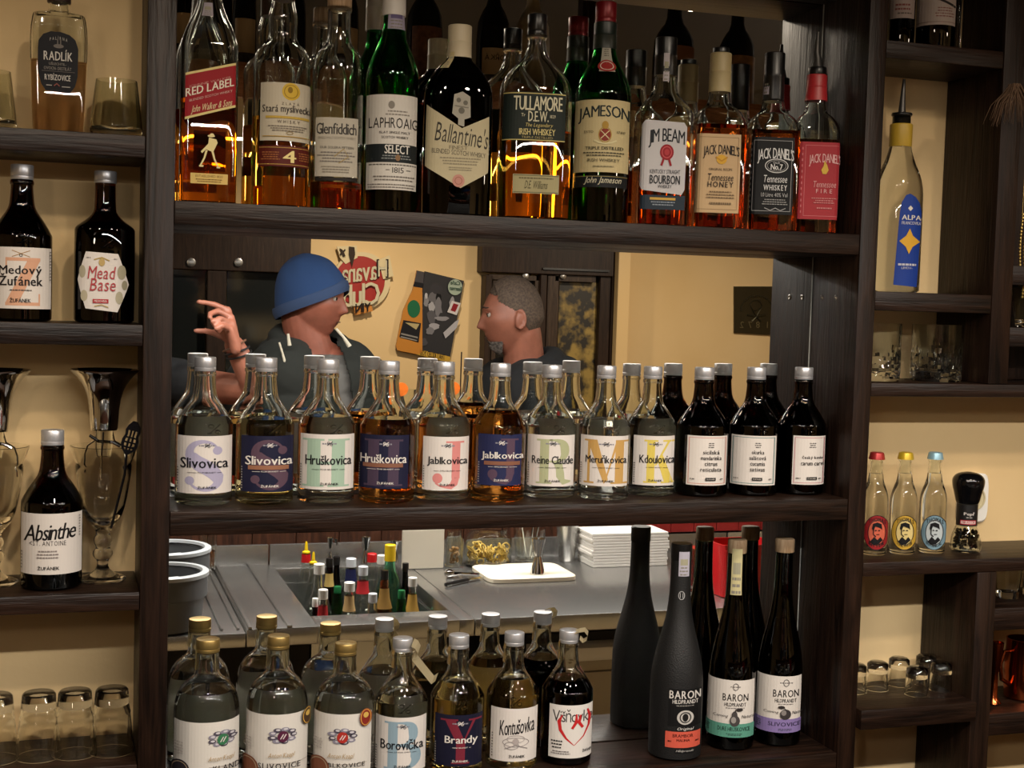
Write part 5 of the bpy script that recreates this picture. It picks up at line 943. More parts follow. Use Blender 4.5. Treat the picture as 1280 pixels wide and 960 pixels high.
# jars
def jar(px, yt, yb, w, lab, content, cm, seed):
    t, s = vthing('storage_jar', lab, 'jar', px, yb); h = (yb - yt) * s; r = w / 2 * s
    bm = bmesh.new(); loft(bm, [(z, q, q, 2) for z, q in [(0, r * .9), (.004, r), (h * .75, r), (h * .88, r * .8), (h, r * .82), (h, r * .78), (h * .87, r * .76), (h * .74, r - .003), (.008, r - .003), (.007, .004)]], 36); put('glass_body', bm, M_CLEAR, t, smooth=.8)
    bm = bmesh.new(); rnd = random.Random(seed)
    for i in range(content[1]):
        a = rnd.uniform(0, 6.28); q = (rnd.random() ** .5) * (r - .013); z = .012 + rnd.random() * h * .42; c = Vector((q * math.cos(a), q * math.sin(a), z)); ax = Matrix.Rotation(rnd.uniform(0, 3), 3, 'X') @ Matrix.Rotation(rnd.uniform(0, 3), 3, 'Y')
        if content[0] == 'ring': tube(bm, [c + ax @ Vector((.010 * math.cos(u), .010 * math.sin(u), 0)) for u in [i2 * PI / 5 for i2 in range(10)]], .0022, 5, closed=True)
        else: ellips(bm, c, (.006, .004, .004), 8, 6, ax)
    put('contents', bm, cm, t, smooth=True, kind='stuff')
jar(567, 664, 708, 22, 'small glass jar of beige nuts beside the plastic board', ('nut', 26), mat('beige_nut', 'b98f5c', .6), 1)
jar(609, 660, 706, 60, 'wide glass jar of dried citrus rings', ('ring', 60), mat('dried_citrus', 'd8b65c', .5), 2)
t, s, h, r = vglass('mixing_glass', 'cut mixing glass with steel straws in it', 'glass', 661, 660, 704, 40, taper=.85)
for i, (dx, a) in enumerate(((-.012, -.25), (.004, .1), (.012, .3))):
    bm = bmesh.new(); tube(bm, [(dx * .5, 0, .008), (dx + a * .05, .0, h * 1.12)], .0022, 8); put('steel_straw', bm, M_CHROME, t, smooth=True)
t, s = vthing('shaker_tin', 'tall steel shaker tin beside the napkin stack', 'shaker', 708, 701)
bm = bmesh.new(); lathe(bm, [(0, .95 * 9.5 * s), (.003, 10 * s), (46 * s, 14 * s), (46 * s, 13.4 * s), (.01, 9 * s)], 40); put('tin', bm, M_STEEL, t, smooth=.6)
# napkins: a stack of folded sheets
A = von(780, 704, ZC); s = dep(A); t = thing('napkin_stack', 'stack of folded white paper napkins on the steel counter', 'napkins', (A.x, A.y, ZC + .0006)); rnd = random.Random(4); hN = 42 * s
for i in range(12):
    z0 = i * hN / 12; dx = rnd.uniform(-.004, .004); bm = boxbm(-52 * s + dx + (.006 if i < 4 else 0), 50 * s + dx, -.07, .05, z0, z0 + hN / 12 - .0006, bev=.0012); put('napkin', bm, mat('white_paper', 'dcd8d2', .8), t)
# cutting board, jigger on it, knife
A = von(654, 719, ZC); s = dep(A); cb = thing('cutting_board', 'small white cutting board with rounded corners', 'board', (A.x, A.y, ZC + .0006))
bm = bmesh.new(); hw = 57 * s; loft(bm, [(0, hw * .98, .098, 8), (.0015, hw, .1, 8), (.011, hw, .1, 8), (.0125, hw * .98, .098, 8), (.0125, hw * .95, .092, 8), (.0118, hw * .93, .088, 8)], 64); put('slab', bm, mat('white_hdpe', 'dcd3c0', .45), cb, smooth=.6)
t, s = vthing('jigger', 'steel jigger standing on the white cutting board', 'jigger', 672, 717, ZC + .0132, 'steel jiggers'); jig(t, 44 * s, 9.5 * s)
A = von(557, 734, ZC); B_ = von(584, 728, ZC); C_ = von(606, 724, ZC); t = thing('paring_knife', 'paring knife with black handle lying by the cutting board', 'knife', (A.x, A.y, ZC + .006))
bm = bmesh.new(); tube(bm, [Vector((0, 0, 0)), (B_ - A) * .5, B_ - A], .0055, 8); put('handle', bm, M_BLACK, t, smooth=True)
u = (C_ - B_); nrm = u.cross(Vector((0, 0, 1))).normalized() * .007; bm = bmesh.new(); p = B_ - A
vs = [bm.verts.new(q + Vector((0, 0, o))) for o in (-.0008, .0008) for q in (p - nrm, p + nrm, p + u * .8 + nrm * .8, p + u - nrm * .8)]
for f in ((0, 1, 2, 3), (7, 6, 5, 4), (0, 4, 5, 1), (1, 5, 6, 2), (2, 6, 7, 3), (3, 7, 4, 0)): bm.faces.new([vs[j] for j in f])
put('blade', bm, M_CHROME, t)
t.location.z = ZC + .0062
t, s = vthing('citrus_press', 'chrome hand press lying behind the knife', 'press', 575, 722)
bm = bmesh.new(); tube(bm, [(-.025, 0, .008), (.0, 0, .010), (.05, .01, .008)], .005, 8, rr=[.007, .004, .004]); ellips(bm, (-.03, 0, .012), (.014, .014, .0115), 16, 10); put('press_body', bm, M_CHROME, t, smooth=True)
# red tubs and red drink at the right
M_REDP = glass('red_translucent_plastic', (.85, .05, .05), .15)
t, s, h, r = vglass('drink_glass', 'tall glass with red drink beside the red tub', 'glass', 869, 678, 738, 30, liq=mat('red_drink', '9c1a1c', .2), lf=.9)
A = von(925, 742, ZC); s = dep(A); t = thing('red_tub', 'red ribbed plastic tub behind the tall bottles', 'tub', (A.x, A.y, ZC + .0006)); bm = bmesh.new()
loft(bm, [(0, 34 * s, .05, 7), (.003, 36 * s, .053, 7), (66 * s, 40 * s, .058, 7), (66 * s, 38 * s, .055, 7), (.006, 34 * s, .05, 7)], 48); put('tub', bm, mat('red_plastic', 'b3161c', .35), t, smooth=.5)
for i in range(12):
    bm = bmesh.new(); x = (-33 + i * 6) * s; tube(bm, [(x, .0535, .006), (x * 1.08, .0575, 60 * s)], .002, 6); put('rib', bm, mat('red_plastic', 'b3161c', .35), t)
t = thing('splash_board', 'dark red panelled board behind the tubs', 'board', (vat(905, 660, 1.99).x, -1.692, 1.0))
for i in range(7): put('plank', boxbm(-.28 + i * .075, -.207 + i * .075, -.006, .006, -.02, .112, bev=.001), mat('dark_red_paint', '7a1512', .5), t)
t.location.y = -1.6755
# ---- bottles standing in the well
def wbottle(px, yt, w, Yv, lab, gc, cc, cw=.45, band=None, capst='screw', pourer=None, neck=.42, sh=.62, caph=.09):
    w *= .93; Yv = min(Yv, 1.80)
    T = vat(px, yt, Yv); s = dep(T); zb = ZC - .19; H = T.z - zb; R = w / 2 * s
    t = thing('mixer_bottle', lab, 'bottle', (T.x, T.y, zb + .0005), 0, 'bottles standing in the steel well')
    pr = chaikin([(0, .93), (.02, 1), (sh - .12, 1), (sh, .86), (sh + .12, neck + .06), (1 - caph, neck)], 1); bm = bmesh.new(); rr_ = [(f * H, R * k, R * k, 2) for f, k in pr]
    loft(bm, rr_, 24); zi = H * .35
    loft(bm, [(z, max(r - .0022, .001), max(r - .0022, .001), 2) for z, r in [(zi, R)] + [(a[0], a[1]) for a in rr_ if a[0] > zi + .003 and a[0] < (1 - caph) * H - .003] + [((1 - caph) * H - .002, R * neck)]], 24, inv=True); put('glass_body', bm, gc, t, smooth=.7)
    c0 = (1 - caph) * H - .001; cr = R * cw; bm = bmesh.new()
    if pourer: lathe(bm, [(c0, cr * .9), (c0 + .004, cr * 1.35), (c0 + .007, cr * 1.3), (c0 + .010, cr * .6), (H - .004, cr * .4), (H, cr * .2)], 24)
    else: lathe(bm, [(c0, cr), (H - .0012, cr), (H, cr * .92)], 24)
    put('cap', bm, cc, t, smooth=.6)
    if band:
        z0, z1, bc = band; bm = bmesh.new(); f = lambda z: next((a[1] + (b[1] - a[1]) * (z - a[0]) / ((b[0] - a[0]) or 1) for a, b in zip(rr_, rr_[1:]) if a[0] <= z <= b[0]), R)
        lathe(bm, [(H * z0, f(H * z0) + .0006), (H * (z0 + z1) / 2, f(H * (z0 + z1) / 2) + .0006), (H * z1, f(H * z1) + .0006)], 24, cap0=False, cap1=False); put('label', bm, bc, t, smooth=.6)
    return t
C1 = glass('clear_glass', (.97, .985, .97)); CP = lambda n, c: mat(n, c, .35)
YEL, RED_, WCAP, BCAP = CP('yellow_plastic', 'd8b512'), CP('red_plastic_cap', 'c01a1e'), CP('white_plastic_cap', 'dedcd8'), M_BLACK
wbottle(383, 677, 27, 1.80, 'clear mixer bottle with yellow pourer and red collar', C1, YEL, .3, (.80, .88, RED_), pourer=1, caph=.12)
wbottle(392, 690, 26, 1.69, 'clear mixer bottle with yellow pourer in front of the other', C1, YEL, .3, None, pourer=1, caph=.12)
wbottle(399, 705, 38, 1.55, 'wide clear soda bottle with white cap', C1, WCAP, .38, None, neck=.34)
wbottle(412, 698, 22, 1.72, 'dark bottle with black cap and gold neck label', G_DKLIQ, BCAP, .45, (.70, .84, mat('gold_label', 'b39a5a', .5)))
wbottle(421, 696, 18, 1.84, 'slim dark bottle at the back of the well', G_DKLIQ, BCAP, .5)
wbottle(439, 698, 28, 1.76, 'clear bottle with crinkled clear cap and navy label', C1, mat('clear_plastic_cap', 'c8ccd4', .2), .5, (.74, .88, mat('navy_label', '141a44', .5)), neck=.46)
wbottle(454, 708, 32, 1.60, 'clear bottle with red lattice neck label', C1, mat('clear_plastic_cap', 'c8ccd4', .2), .42, (.72, .85, mat('red_label', 'b3242c', .5)))
wbottle(465, 692, 26, 1.84, 'plastic bottle with bright red cap', C1, RED_, .5)
wbottle(477, 694, 28, 1.71, 'plastic bottle with white cap beside the red cap', C1, WCAP, .42)
wbottle(488, 681, 36, 1.64, 'tall pale green bottle with long yellow capsule', glass('pale_green_glass', (.62, .88, .76)), YEL, .42, None, neck=.38, caph=.14, sh=.66)
wbottle(481, 713, 26, 1.52, 'small black capped bottle with brown gold label', glass('amber_spirit', (.93, .58, .24)), BCAP, .4, (.62, .82, mat('brown_gold_label', '8a6a34', .5)))
wbottle(507, 704, 17, 1.66, 'dark capped bottle at the right end of the well', G_DKGRN, BCAP, .5)
wbottle(516, 722, 24, 1.50, 'small bottle with white cap and amber drink', C1, WCAP, .5, (.60, .82, mat('amber_label', 'a8843c', .5)))
wbottle(437, 728, 28, 1.47, 'clear bottle with flat white cap and straw coloured label', C1, WCAP, .52, (.70, .86, mat('straw_label', 'b99a6a', .5)))
wbottle(404, 737, 26, 1.38, 'small clear bottle with white cap and red label near the front', C1, WCAP, .5, (.66, .84, mat('red_label2', 'a31c24', .5)))
wbottle(394, 748, 16, 1.40, 'tiny dark bottle in the front corner of the well', G_DKLIQ, WCAP, .5)
wbottle(422, 733, 28, 1.64, 'bright green glass bottle between the clear ones', glass('bright_green', (.05, .6, .25)), mat('green_cap', '0d5a30', .4), .35)
wbottle(502, 738, 28, 1.40, 'bright green glass bottle in the right front of the well', glass('bright_green', (.05, .6, .25)), mat('green_cap', '0d5a30', .4), .35)
wbottle(466, 742, 40, 1.36, 'wide clear bottle at the front rim of the well', C1, mat('clear_plastic_cap', 'c8ccd4', .2), .3, None, neck=.3)
# ---- cocktails on the guest bar
for px, pyt, lab, s0, s1 in ((508, 487, 'cocktail glass with orange slice right of the man in the blue beanie', (497, 487), (488, 456)), (573, 486, 'cocktail glass with orange slice left of the short haired man', (575, 500), (577, 440))):
    T = vat(px, pyt, 2.06); s = dep(T); h = T.z - 1.15; t = thing('cocktail_glass', lab, 'glass', (T.x, T.y, 1.1505), 0, 'cocktails on the guest bar'); r = 11 * s
    bm = bmesh.new(); loft(bm, [(z, q, q, 2) for z, q in [(0, .03), (.003, .031), (.006, .006), (.06, .005), (.08, r), (h, r * 1.1), (h, r * 1.1 - .002), (.082, r - .002), (.075, .004)]], 28); put('bowl', bm, M_CLEAR, t, smooth=.7)
    bm = bmesh.new(); lathe(bm, [(.083, r - .0025), (h * .8, r * 1.05 - .0025)], 24); put('drink', bm, glass('orange_drink', (.9, .5, .15)), t)
    a = vat(*s0, 2.06) - T + Vector((0, 0, h)); b_ = vat(*s1, 2.06) - T + Vector((0, 0, h)); bm = bmesh.new(); tube(bm, [a, b_], .0022, 6); put('straw', bm, M_BLACK, t)
    bm = bmesh.new(); lathe(bm, [(-.002, .02), (.002, .02)], 24); bmesh.ops.rotate(bm, verts=bm.verts, cent=(0, 0, 0), matrix=Matrix.Rotation(1.4, 3, 'X')); bmesh.ops.translate(bm, vec=(-r * .6, 0, h + .0), verts=bm.verts); put('orange_slice', bm, mat('orange_peel', 'd96a1c', .5), t)
# ---- overhead rack with bottles above the bar
rk = thing('overhead_rack', 'wooden rack hanging over the bar with bottles on it', 'rack', (0, 0, 0))
zr = 2.215; yr = 2 * YM - 1.72
MRK = wood('rack_brown', '6a4028', '9a6a48', 'x', .4)
part('rack_board', -.6, 2.6, yr - .30, yr, zr - .035, zr, m=MRK, parent=rk); part('rack_rail', -.6, 2.6, yr + .0005, yr + .02, zr - .075, zr + .01, m=MRK, parent=rk)
for x in (-.5, .35, 1.35, 2.4): part('hanger', x, x + .04, yr - .17, yr - .13, zr + .0005, RZ1 - .001, m=M_WZ, parent=rk)
M_PAPER = mat('dim_label_paper', 'a48f70', .6)
def rbottle(px, w, lab, gm_c, lbl, x_off=0, ztop=None):
    P = vat(px, 60, 1.80); s = dep(P); R = w / 2 * s; H = .30
    t = thing('rack_bottle', lab, 'bottle', (P.x, P.y, zr + .0006), 0, 'bottles on the overhead rack'); bm = bmesh.new()
    pr = chaikin([(0, .95), (.02, 1), (.58, 1), (.70, .72), (.78, .38), (.93, .34)], 1); lathe(bm, [(f * H, R * k) for f, k in pr], 28); put('glass_body', bm, gm_c, t, smooth=.7)
    bm = bmesh.new(); lathe(bm, [(H * .925, R * .36), (H, R * .36)], 20); put('cap', bm, M_BLACK, t, smooth=.6)
    if lbl:
        z0, z1, m2, tx = lbl; bm = bmesh.new(); rings_ = []
        for z in (z0, z1):
            rings_.append([bm.verts.new(((R + .0006) * math.sin(a), (R + .0006) * math.cos(a), z)) for a in [-.95 + 1.9 * i / 14 for i in range(15)]])
        for i in range(14): bm.faces.new((rings_[0][i], rings_[0][i + 1], rings_[1][i + 1], rings_[1][i]))
        lo = put('label', bm, m2, t)
        if tx:
            V_, Fc_ = typeset(tx, 1); ax = max(v[0] for v in V_); bm = flatmesh([((ax / 2 - v[0]) * .02 , v[1] * .02) for v in V_], Fc_)
            for v in bm.verts: a = v.co.x / R; v.co = Vector(((R + .0012) * math.sin(a), (R + .0012) * math.cos(a), z1 - .032 + v.co.y))
            put('print', bm, ink('2a2420'), lo)
DKG = mat('dark_bottle_glass', '0b0908', .15)
rbottle(231, 30, 'rack bottle with tan label behind the left post', DKG, (.055, .13, M_PAPER, None)); rbottle(305, 30, 'rack bottle with narrow tan label above the round whisky bottle', DKG, (.045, .13, M_PAPER, None))
rbottle(365, 34, 'plain dark rack bottle third from the left', DKG, None); rbottle(432, 32, 'rack bottle with tan label above the malt bottle', DKG, (.05, .13, M_PAPER, None))
rbottle(530, 46, 'rack bottle with a broad brown cork coloured label', DKG, (.02, .15, mottled('cork_label', '4a2c1a', '6a4228', 60, .8), None))
rbottle(616, 42, 'rack bottle with rounded pear label and dark band', DKG, (.04, .11, M_PAPER, 'HOŘKÁ')); rbottle(665, 44, 'pale ceramic rack bottle beside the pear bottle', mat('pale_ceramic', '8f8068', .4), None)
rbottle(842, 52, 'squat dark rack bottle with brown wooden lid', DKG, (.12, .16, mat('brown_wood_lid', '6a4024', .5), None)); rbottle(921, 46, 'rack bottle with old brown picture label', DKG, (.01, .15, mottled('old_brown_label', '3a2414', '8a6440', 30, .8), None))
# ============================================================ THE FAR WALL
YW = RY0; yw = lambda o: YV - o
def vbox(px0, py0, px1, py1, off, th, bev=0):
    """board on the far wall whose mirror image spans the given pixels; off = gap to the wall"""
    a = vat(px0, (py0 + py1) / 2, yw(off + th)); b2 = vat(px1, (py0 + py1) / 2, yw(off + th)); c = vat((px0 + px1) / 2, py0, yw(off + th)); d = vat((px0 + px1) / 2, py1, yw(off + th))
    return boxbm(a.x, b2.x, YW + off, YW + off + th, d.z, c.z, bev=bev)
M_FR = wood('window_frame_brown', '1e130d', '33241a', 'z', .45)
M_PANE = bpy.data.materials.new('dark_window_glass'); M_PANE.use_nodes = True; q = M_PANE.node_tree.nodes['Principled BSDF']; q.inputs['Base Color'].default_value = (.012, .014, .014, 1); q.inputs['Roughness'].default_value = .06; q.inputs['Specular IOR Level'].default_value = .9
def wallpart(name, args, m, parent, **k): return put(name, vbox(*args, **k), m, parent)
def structp(name, label):
    t = bpy.data.objects.new(name, None); COL.objects.link(t); t['kind'] = 'structure'; t['label'] = label; return t
w1 = structp('window_1', 'dark wooden window with night-dark panes left of the red sign')
x0w, x1w = 150, 389
wallpart('window_frame', (x0w, 268, x1w, 338, .0, .10), M_FR, w1, bev=.004)
for a, b_ in ((150, 212), (257, 281), (377, 389)): wallpart('window_frame', (a, 338.5, b_, 620, .0, .10), M_FR, w1, bev=.004)
for a, b_ in ((212.5, 256.5), (281.5, 376.5)): wallpart('window_pane', (a, 336, b_, 618, .03, .01), M_PANE, w1)
for px in (239, 298):
    P = vat(px, 328, yw(.1)); bm = bmesh.new(); lathe(bm, [(0, .02), (.01, .02), (.012, .012)], 16); bmesh.ops.rotate(bm, verts=bm.verts, cent=(0, 0, 0), matrix=Matrix.Rotation(-PI / 2, 3, 'X')); o = put('window_stay', bm, M_STEEL, w1, smooth=.5); o.location = (P.x, YW + .1005, P.z)
d1 = structp('door_1', 'dark brown glazed door right of the short haired man')
wallpart('door_frame', (603, 268, 771, 343, 0, .09), M_FR, d1, bev=.004)
for a, b_ in ((603, 611), (671, 679), (760, 771)): wallpart('door_frame', (a, 343.5, b_, 690, 0, .09), M_FR, d1, bev=.004)
M_LF = wood('door_leaf_brown', '2c211a', '4a3b2f', 'z', .4)
wallpart('door_panel', (679.5, 344, 694, 690, .01, .06), M_LF, d1, bev=.003); wallpart('door_panel', (745, 344, 759.5, 690, .01, .06), M_FR, d1, bev=.003); wallpart('door_panel', (694.3, 344, 744.7, 352, .01, .06), M_LF, d1)
wallpart('door_panel', (611.5, 344, 670.5, 350, .01, .06), M_LF, d1); wallpart('door_panel', (611.5, 350.5, 617, 690, .01, .06), M_LF, d1); wallpart('door_panel', (664, 350.5, 670.5, 690, .01, .06), M_LF, d1)
wallpart('door_pane', (617.3, 350.5, 663.7, 690, .02, .01), M_PANE, d1)
M_CAMO = mottled('patterned_olive_curtain', '1c160c', '8f7638', 16, .5, .05, 30, 0, .42, .62)
wallpart('door_pane', (694.3, 352.5, 744.7, 690, .02, .01), M_CAMO, d1)
for px in (658, 705):
    P = vat(px, 345, yw(.09)); bm = bmesh.new(); lathe(bm, [(0, .016), (.01, .016), (.012, .009)], 16); bmesh.ops.rotate(bm, verts=bm.verts, cent=(0, 0, 0), matrix=Matrix.Rotation(-PI / 2, 3, 'X')); o = put('hinge_knob', bm, M_STEEL, d1, smooth=.5); o.location = (P.x, YW + .0705, P.z)
wallpart('iron_bar', (679, 336, 762, 338.5, .0905, .012), M_BLACK, d1)
# red round tin sign
def flatart(name, layers, parent, base, m_off, voff, inc=.0012):
    bmv, bmf, bmi, mats = [], [], [], []
    for li, (V, Fc, col) in enumerate(layers):
        m = ink(col)
        if m not in mats: mats.append(m)
        bm = flatmesh(V, Fc); o = len(bmv)
        for i, v in enumerate(bm.verts):
            v.index = i; P = vat(v.co.x, v.co.y, yw(voff)); bmv.append((P.x - parent.location.x, YW + m_off + inc * li - parent.location.y, P.z - parent.location.z))
        for f in bm.faces: bmf.append([o + v.index for v in f.verts]); bmi.append(mats.index(m))
        bm.free()
    me = bpy.data.meshes.new(name); me.from_pydata(bmv, [], bmf); [me.materials.append(m) for m in mats]; me.polygons.foreach_set('material_index', bmi)
    ob = bpy.data.objects.new(name, me); COL.objects.link(ob); ob.parent = parent; return ob
def tt(text, x0, y0, x1, y1, col, b=1, arc=0, sl=0):     # text that reads correctly in the room: reversed in the mirror
    V, Fc = typeset(text, b, .05); ax = max(v[0] for v in V); ay, by = min(v[1] for v in V), max(v[1] for v in V); mx = (x0 + x1) / 2
    P = [(x1 - v[0] / ax * (x1 - x0), y1 - (v[1] - ay) / (by - ay) * (y1 - y0) + sl * ((x1 - v[0] / ax * (x1 - x0)) - mx)) for v in V]; w = .02 * (x1 - x0) / ax
    return [([(q[0] - w, q[1]) for q in P], Fc, col), ([(q[0] + w, q[1]) for q in P], Fc, col)] if b else [(P, Fc, col)]
def slabpoly(pts, off, th, parent, m, name):
    bm = bmesh.new(); P = [vat(x, y, yw(off + th)) for x, y in pts]; a = [bm.verts.new((p.x, YW + off, p.z)) for p in P]; b2 = [bm.verts.new((p.x, YW + off + th, p.z)) for p in P]; n = len(P)
    for tr in tessellate_polygon([[Vector((x, y, 0)) for x, y in pts]]): bm.faces.new([a[i] for i in tr]); bm.faces.new([b2[i] for i in tr][::-1])
    for i in range(n): bm.faces.new((a[i], a[(i + 1) % n], b2[(i + 1) % n], b2[i]))
    bmesh.ops.recalc_face_normals(bm, faces=bm.faces); bmesh.ops.translate(bm, vec=-parent.location, verts=bm.verts); return put(name, bm, m, parent)
P = vat(452, 350, yw(.03)); sg = thing('wall_sign', 'round red tin sign with white lettering on the ochre wall', 'sign', (P.x, YW, P.z))
sx, sy = 452, 351
slabpoly(disc(sx, sy, 36, None, 40), .004, .02, sg, mat('sign_cream', 'c9b88e', .5), 'sign_disc'); slabpoly(disc(sx - 2, sy, 31, None, 40), .0242, .006, sg, mat('sign_red', '96221a', .4), 'red_field')
slabpoly([(421, 308), (446, 307), (447, 322), (432, 330), (425, 322)], .026, .008, sg, mat('sign_cream', 'c9b88e', .5), 'figure_panel'); slabpoly([(473, 325), (487, 319), (492, 345), (479, 349)], .031, .008, sg, mat('sign_cream', 'c9b88e', .5), 'letter_panel')
slabpoly([(441, 379), (464, 376), (466, 389), (444, 394)], .0315, .006, sg, mat('sign_orange', 'b9782c', .5), 'lower_panel')
flatart('lettering', [*tt('avana', 427, 335, 471, 352, 'd8cfae', 1, sl=-.12), *tt('H', 471, 324, 485, 347, '2a1c18', 1), *tt('H', 472.5, 325.5, 483.5, 345.5, 'd8cfae', 0), *tt('Club', 428, 354, 474, 382, 'd8cfae', 1, sl=-.1), *tt('YIN', 444, 379, 463, 390, '241a14', 1, sl=-.1)], sg, 0, .0405, .04)
flatart('figure', [(p_, 'tess' if len(p_) > 4 else [tuple(range(len(p_)))], c_) for p_, c_ in (([(436, 308), (443, 309), (444, 318), (440, 334), (436, 318)], '3a2c20'), ([(424, 310), (428, 312), (432, 320), (429, 321)], '3a2c20'), ([(424, 318), (431, 311), (432, 313), (426, 319)], '3a2c20'))], sg, 0, .0415, .04)
# tin picture with a bottle beside a black and white photograph
P = vat(540, 395, yw(.03)); pc = thing('tin_picture', 'tilted tin picture of a bottle beside a black and white street scene', 'picture', (P.x, YW, P.z))
slabpoly([(531, 339), (580, 351), (562, 450), (520, 443)], .01, .012, pc, mat('photo_black', '17161a', .5), 'photo_panel')
slabpoly([(521, 338), (530, 340), (529, 354), (528, 360), (528, 440), (522, 443), (497, 438), (495, 433), (504, 388), (516, 362), (518, 354)], .018, .014, pc, mat('beer_amber', 'b0742a', .35), 'bottle_panel')
lay = [([(521, 338), (530, 340), (529, 354), (518, 352)], [(0, 1, 2, 3)], '4a4648'), ([(518, 352), (529, 354), (528, 360), (516, 358)], [(0, 1, 2, 3)], '17161a'), (disc(517, 386, 8, 11), [tuple(range(20))], '1f6a44'),
       ([(504, 400), (526, 404), (523, 428), (499, 421)], [(0, 1, 2, 3)], '1b1a1e'), ([(506, 403), (524, 405), (520, 412)], [(0, 1, 2)], 'b9a878'), ([(501, 416), (522, 421), (522, 423), (501, 418)], [(0, 1, 2, 3)], '8f8a84'), ([(501, 420), (521, 425), (521, 426.5), (500, 421.5)], [(0, 1, 2, 3)], '8f8a84')]
flatart('bottle_print', lay, pc, 0, .0325, .03, .0006)
gry = []; rnd = random.Random(12)
for cx_, cy_, rx_, ry_, c_ in ((545, 361, 9, 6, '3a383c'), (541, 372, 5, 7, '6a686c'), (533, 376, 3, 8, '8a888c'), (549, 372, 4, 5, '0a0a0c'), (548, 384, 5, 11, '77757a'), (540, 384, 4, 6, 'aaa8ac'), (540, 396, 6, 8, '5a585c'), (553, 398, 10, 3, '8f8d92'), (543, 408, 7, 4, 'a3a1a6'), (538, 414, 5, 5, '7a787c'), (530, 428, 5, 5, '4a484c'), (533, 370, 2, 4, 'c0bec2'), (565, 378, 3, 8, '9a989c')):
    n = 12; gry.append(([(cx_ + rx_ * (1 + .25 * rnd.uniform(-1, 1)) * math.cos(2 * PI * i / n), cy_ + ry_ * (1 + .25 * rnd.uniform(-1, 1)) * math.sin(2 * PI * i / n)) for i in range(n)], 'tess', c_))
gry += [([(569, 402), (574, 399), (571, 410), (557, 423), (554, 416)], 'tess', 'b3b1b6'), (disc(569, 359, 9, 10), [tuple(range(20))], 'a9b8a6'), ([(565, 376), (576, 379), (571, 394), (559, 390)], [(0, 1, 2, 3)], 'd8d2d0'), ([(567, 379), (573, 381), (569, 390), (563, 388)], [(0, 1, 2, 3)], '8f1f28'), ([(521, 436), (563, 446), (562, 453), (520, 443)], [(0, 1, 2, 3)], 'c9a03a'), *tt('THAT KILLED YOU', 525, 440, 556, 447, '2a1c14', 1, sl=.2), *tt('Cafe', 563, 351, 575, 356, '3c5a4a', 1, sl=.1), *tt('Beerman', 562, 358, 577, 363, '3c5a4a', 1, sl=.1)]
flatart('photo_print', gry, pc, 0, .0225, .03, .0005)
# embossed metal plaque
P = vat(945, 388, yw(.02)); pq = thing('metal_plaque', 'dark embossed metal plaque on the ochre wall by the mirror edge', 'plaque', (P.x, YW, P.z)); M_PEW = mat('dark_pewter', '4a4636', .32, .85)
slabpoly([(918, 358), (985, 358), (985, 420), (918, 416)], .002, .012, pq, M_PEW, 'plate')
def pp(x, y, o=.016): Q = vat(x, y, yw(.02)); return Vector((Q.x, YW + o, Q.z)) - pq.location
bm = bmesh.new()
for i in range(26): a = PI * i / 25; ellips(bm, pp(947 + 20 * math.cos(a), 388 - 18 * math.sin(a)), (.006, .004, .006), 8, 6)
put('beading', bm, M_PEW, pq, smooth=True)
bm = bmesh.new()
for a in range(6): tube(bm, [pp(946, 396), pp(946 + 11 * math.cos(a * 1.05), 394 + 9 * math.sin(a * 1.05))], .005, 6)
tube(bm, [pp(946 + 7 * math.cos(u), 382 + 6 * math.sin(u)) for u in [i * .52 for i in range(12)]], .004, 6, closed=True); put('relief_flower', bm, M_PEW, pq, smooth=True)
for i, ch in enumerate('1872'):
    V_, Fc_ = typeset(ch, 1); bm = flatmesh([(-v[0] * .05, v[1] * .05) for v in V_], Fc_)
    o_ = pp(930 + (3 - i) * 10, 410, .0165)
    for v in bm.verts: v.co = Vector((o_.x - v.co.x * -1, o_.y, o_.z + v.co.y))
    r_ = bmesh.ops.extrude_face_region(bm, geom=bm.faces[:]); bmesh.ops.translate(bm, vec=(0, -.003, 0), verts=[g for g in r_['geom'] if isinstance(g, bmesh.types.BMVert)]); put('raised_numeral', bm, mat('worn_pewter', '8f8a70', .3, .9), pq)
for x, y, w_ in ((-.75, -2.35, 'left'), (3.2, -2.3, 'right')):  # rods and canopies made up to carry the two added fill lights
    t = thing('fill_light_fitting', 'added unseen brass fitting for the fill light at the %s end of the bar' % w_, 'lamp', (x, y, RZ1 - .0005))
    bm = bmesh.new(); tube(bm, [(0, 0, 0), (0, 0, -.32)], .004, 8); lathe(bm, [(-.345, .05), (-.33, .05), (-.32, .012)], 24); put('canopy_and_rod', bm, mat('aged_brass', '6a5430', .35, .9), t, smooth=.5)
# ceiling lamp fittings round each bulb
for i, (x, y) in enumerate(CEIL_LAMPS + BACK_LAMPS):
    t = thing('ceiling_spotlight', 'small brass ceiling spotlight, ' + ['at the left end over the counter', 'second from the left over the counter', 'third from the left over the counter', 'fourth from the left over the counter', 'fifth from the left over the counter', 'at the right end over the counter', 'in the middle of the guest room', 'at the right of the guest room', 'at the left of the guest room'][i], 'lamp', (x, y, RZ1 - .0005), 0, ['spotlights over the counter', 'spotlights over the guest tables'][i >= len(CEIL_LAMPS)])
    bm = bmesh.new(); lathe(bm, [(-.11, .018), (-.10, .03), (-.02, .03), (-.015, .045), (0, .045)], 20); put('lamp_housing', bm, mat('aged_brass', '6a5430', .35, .9), t, smooth=.5)
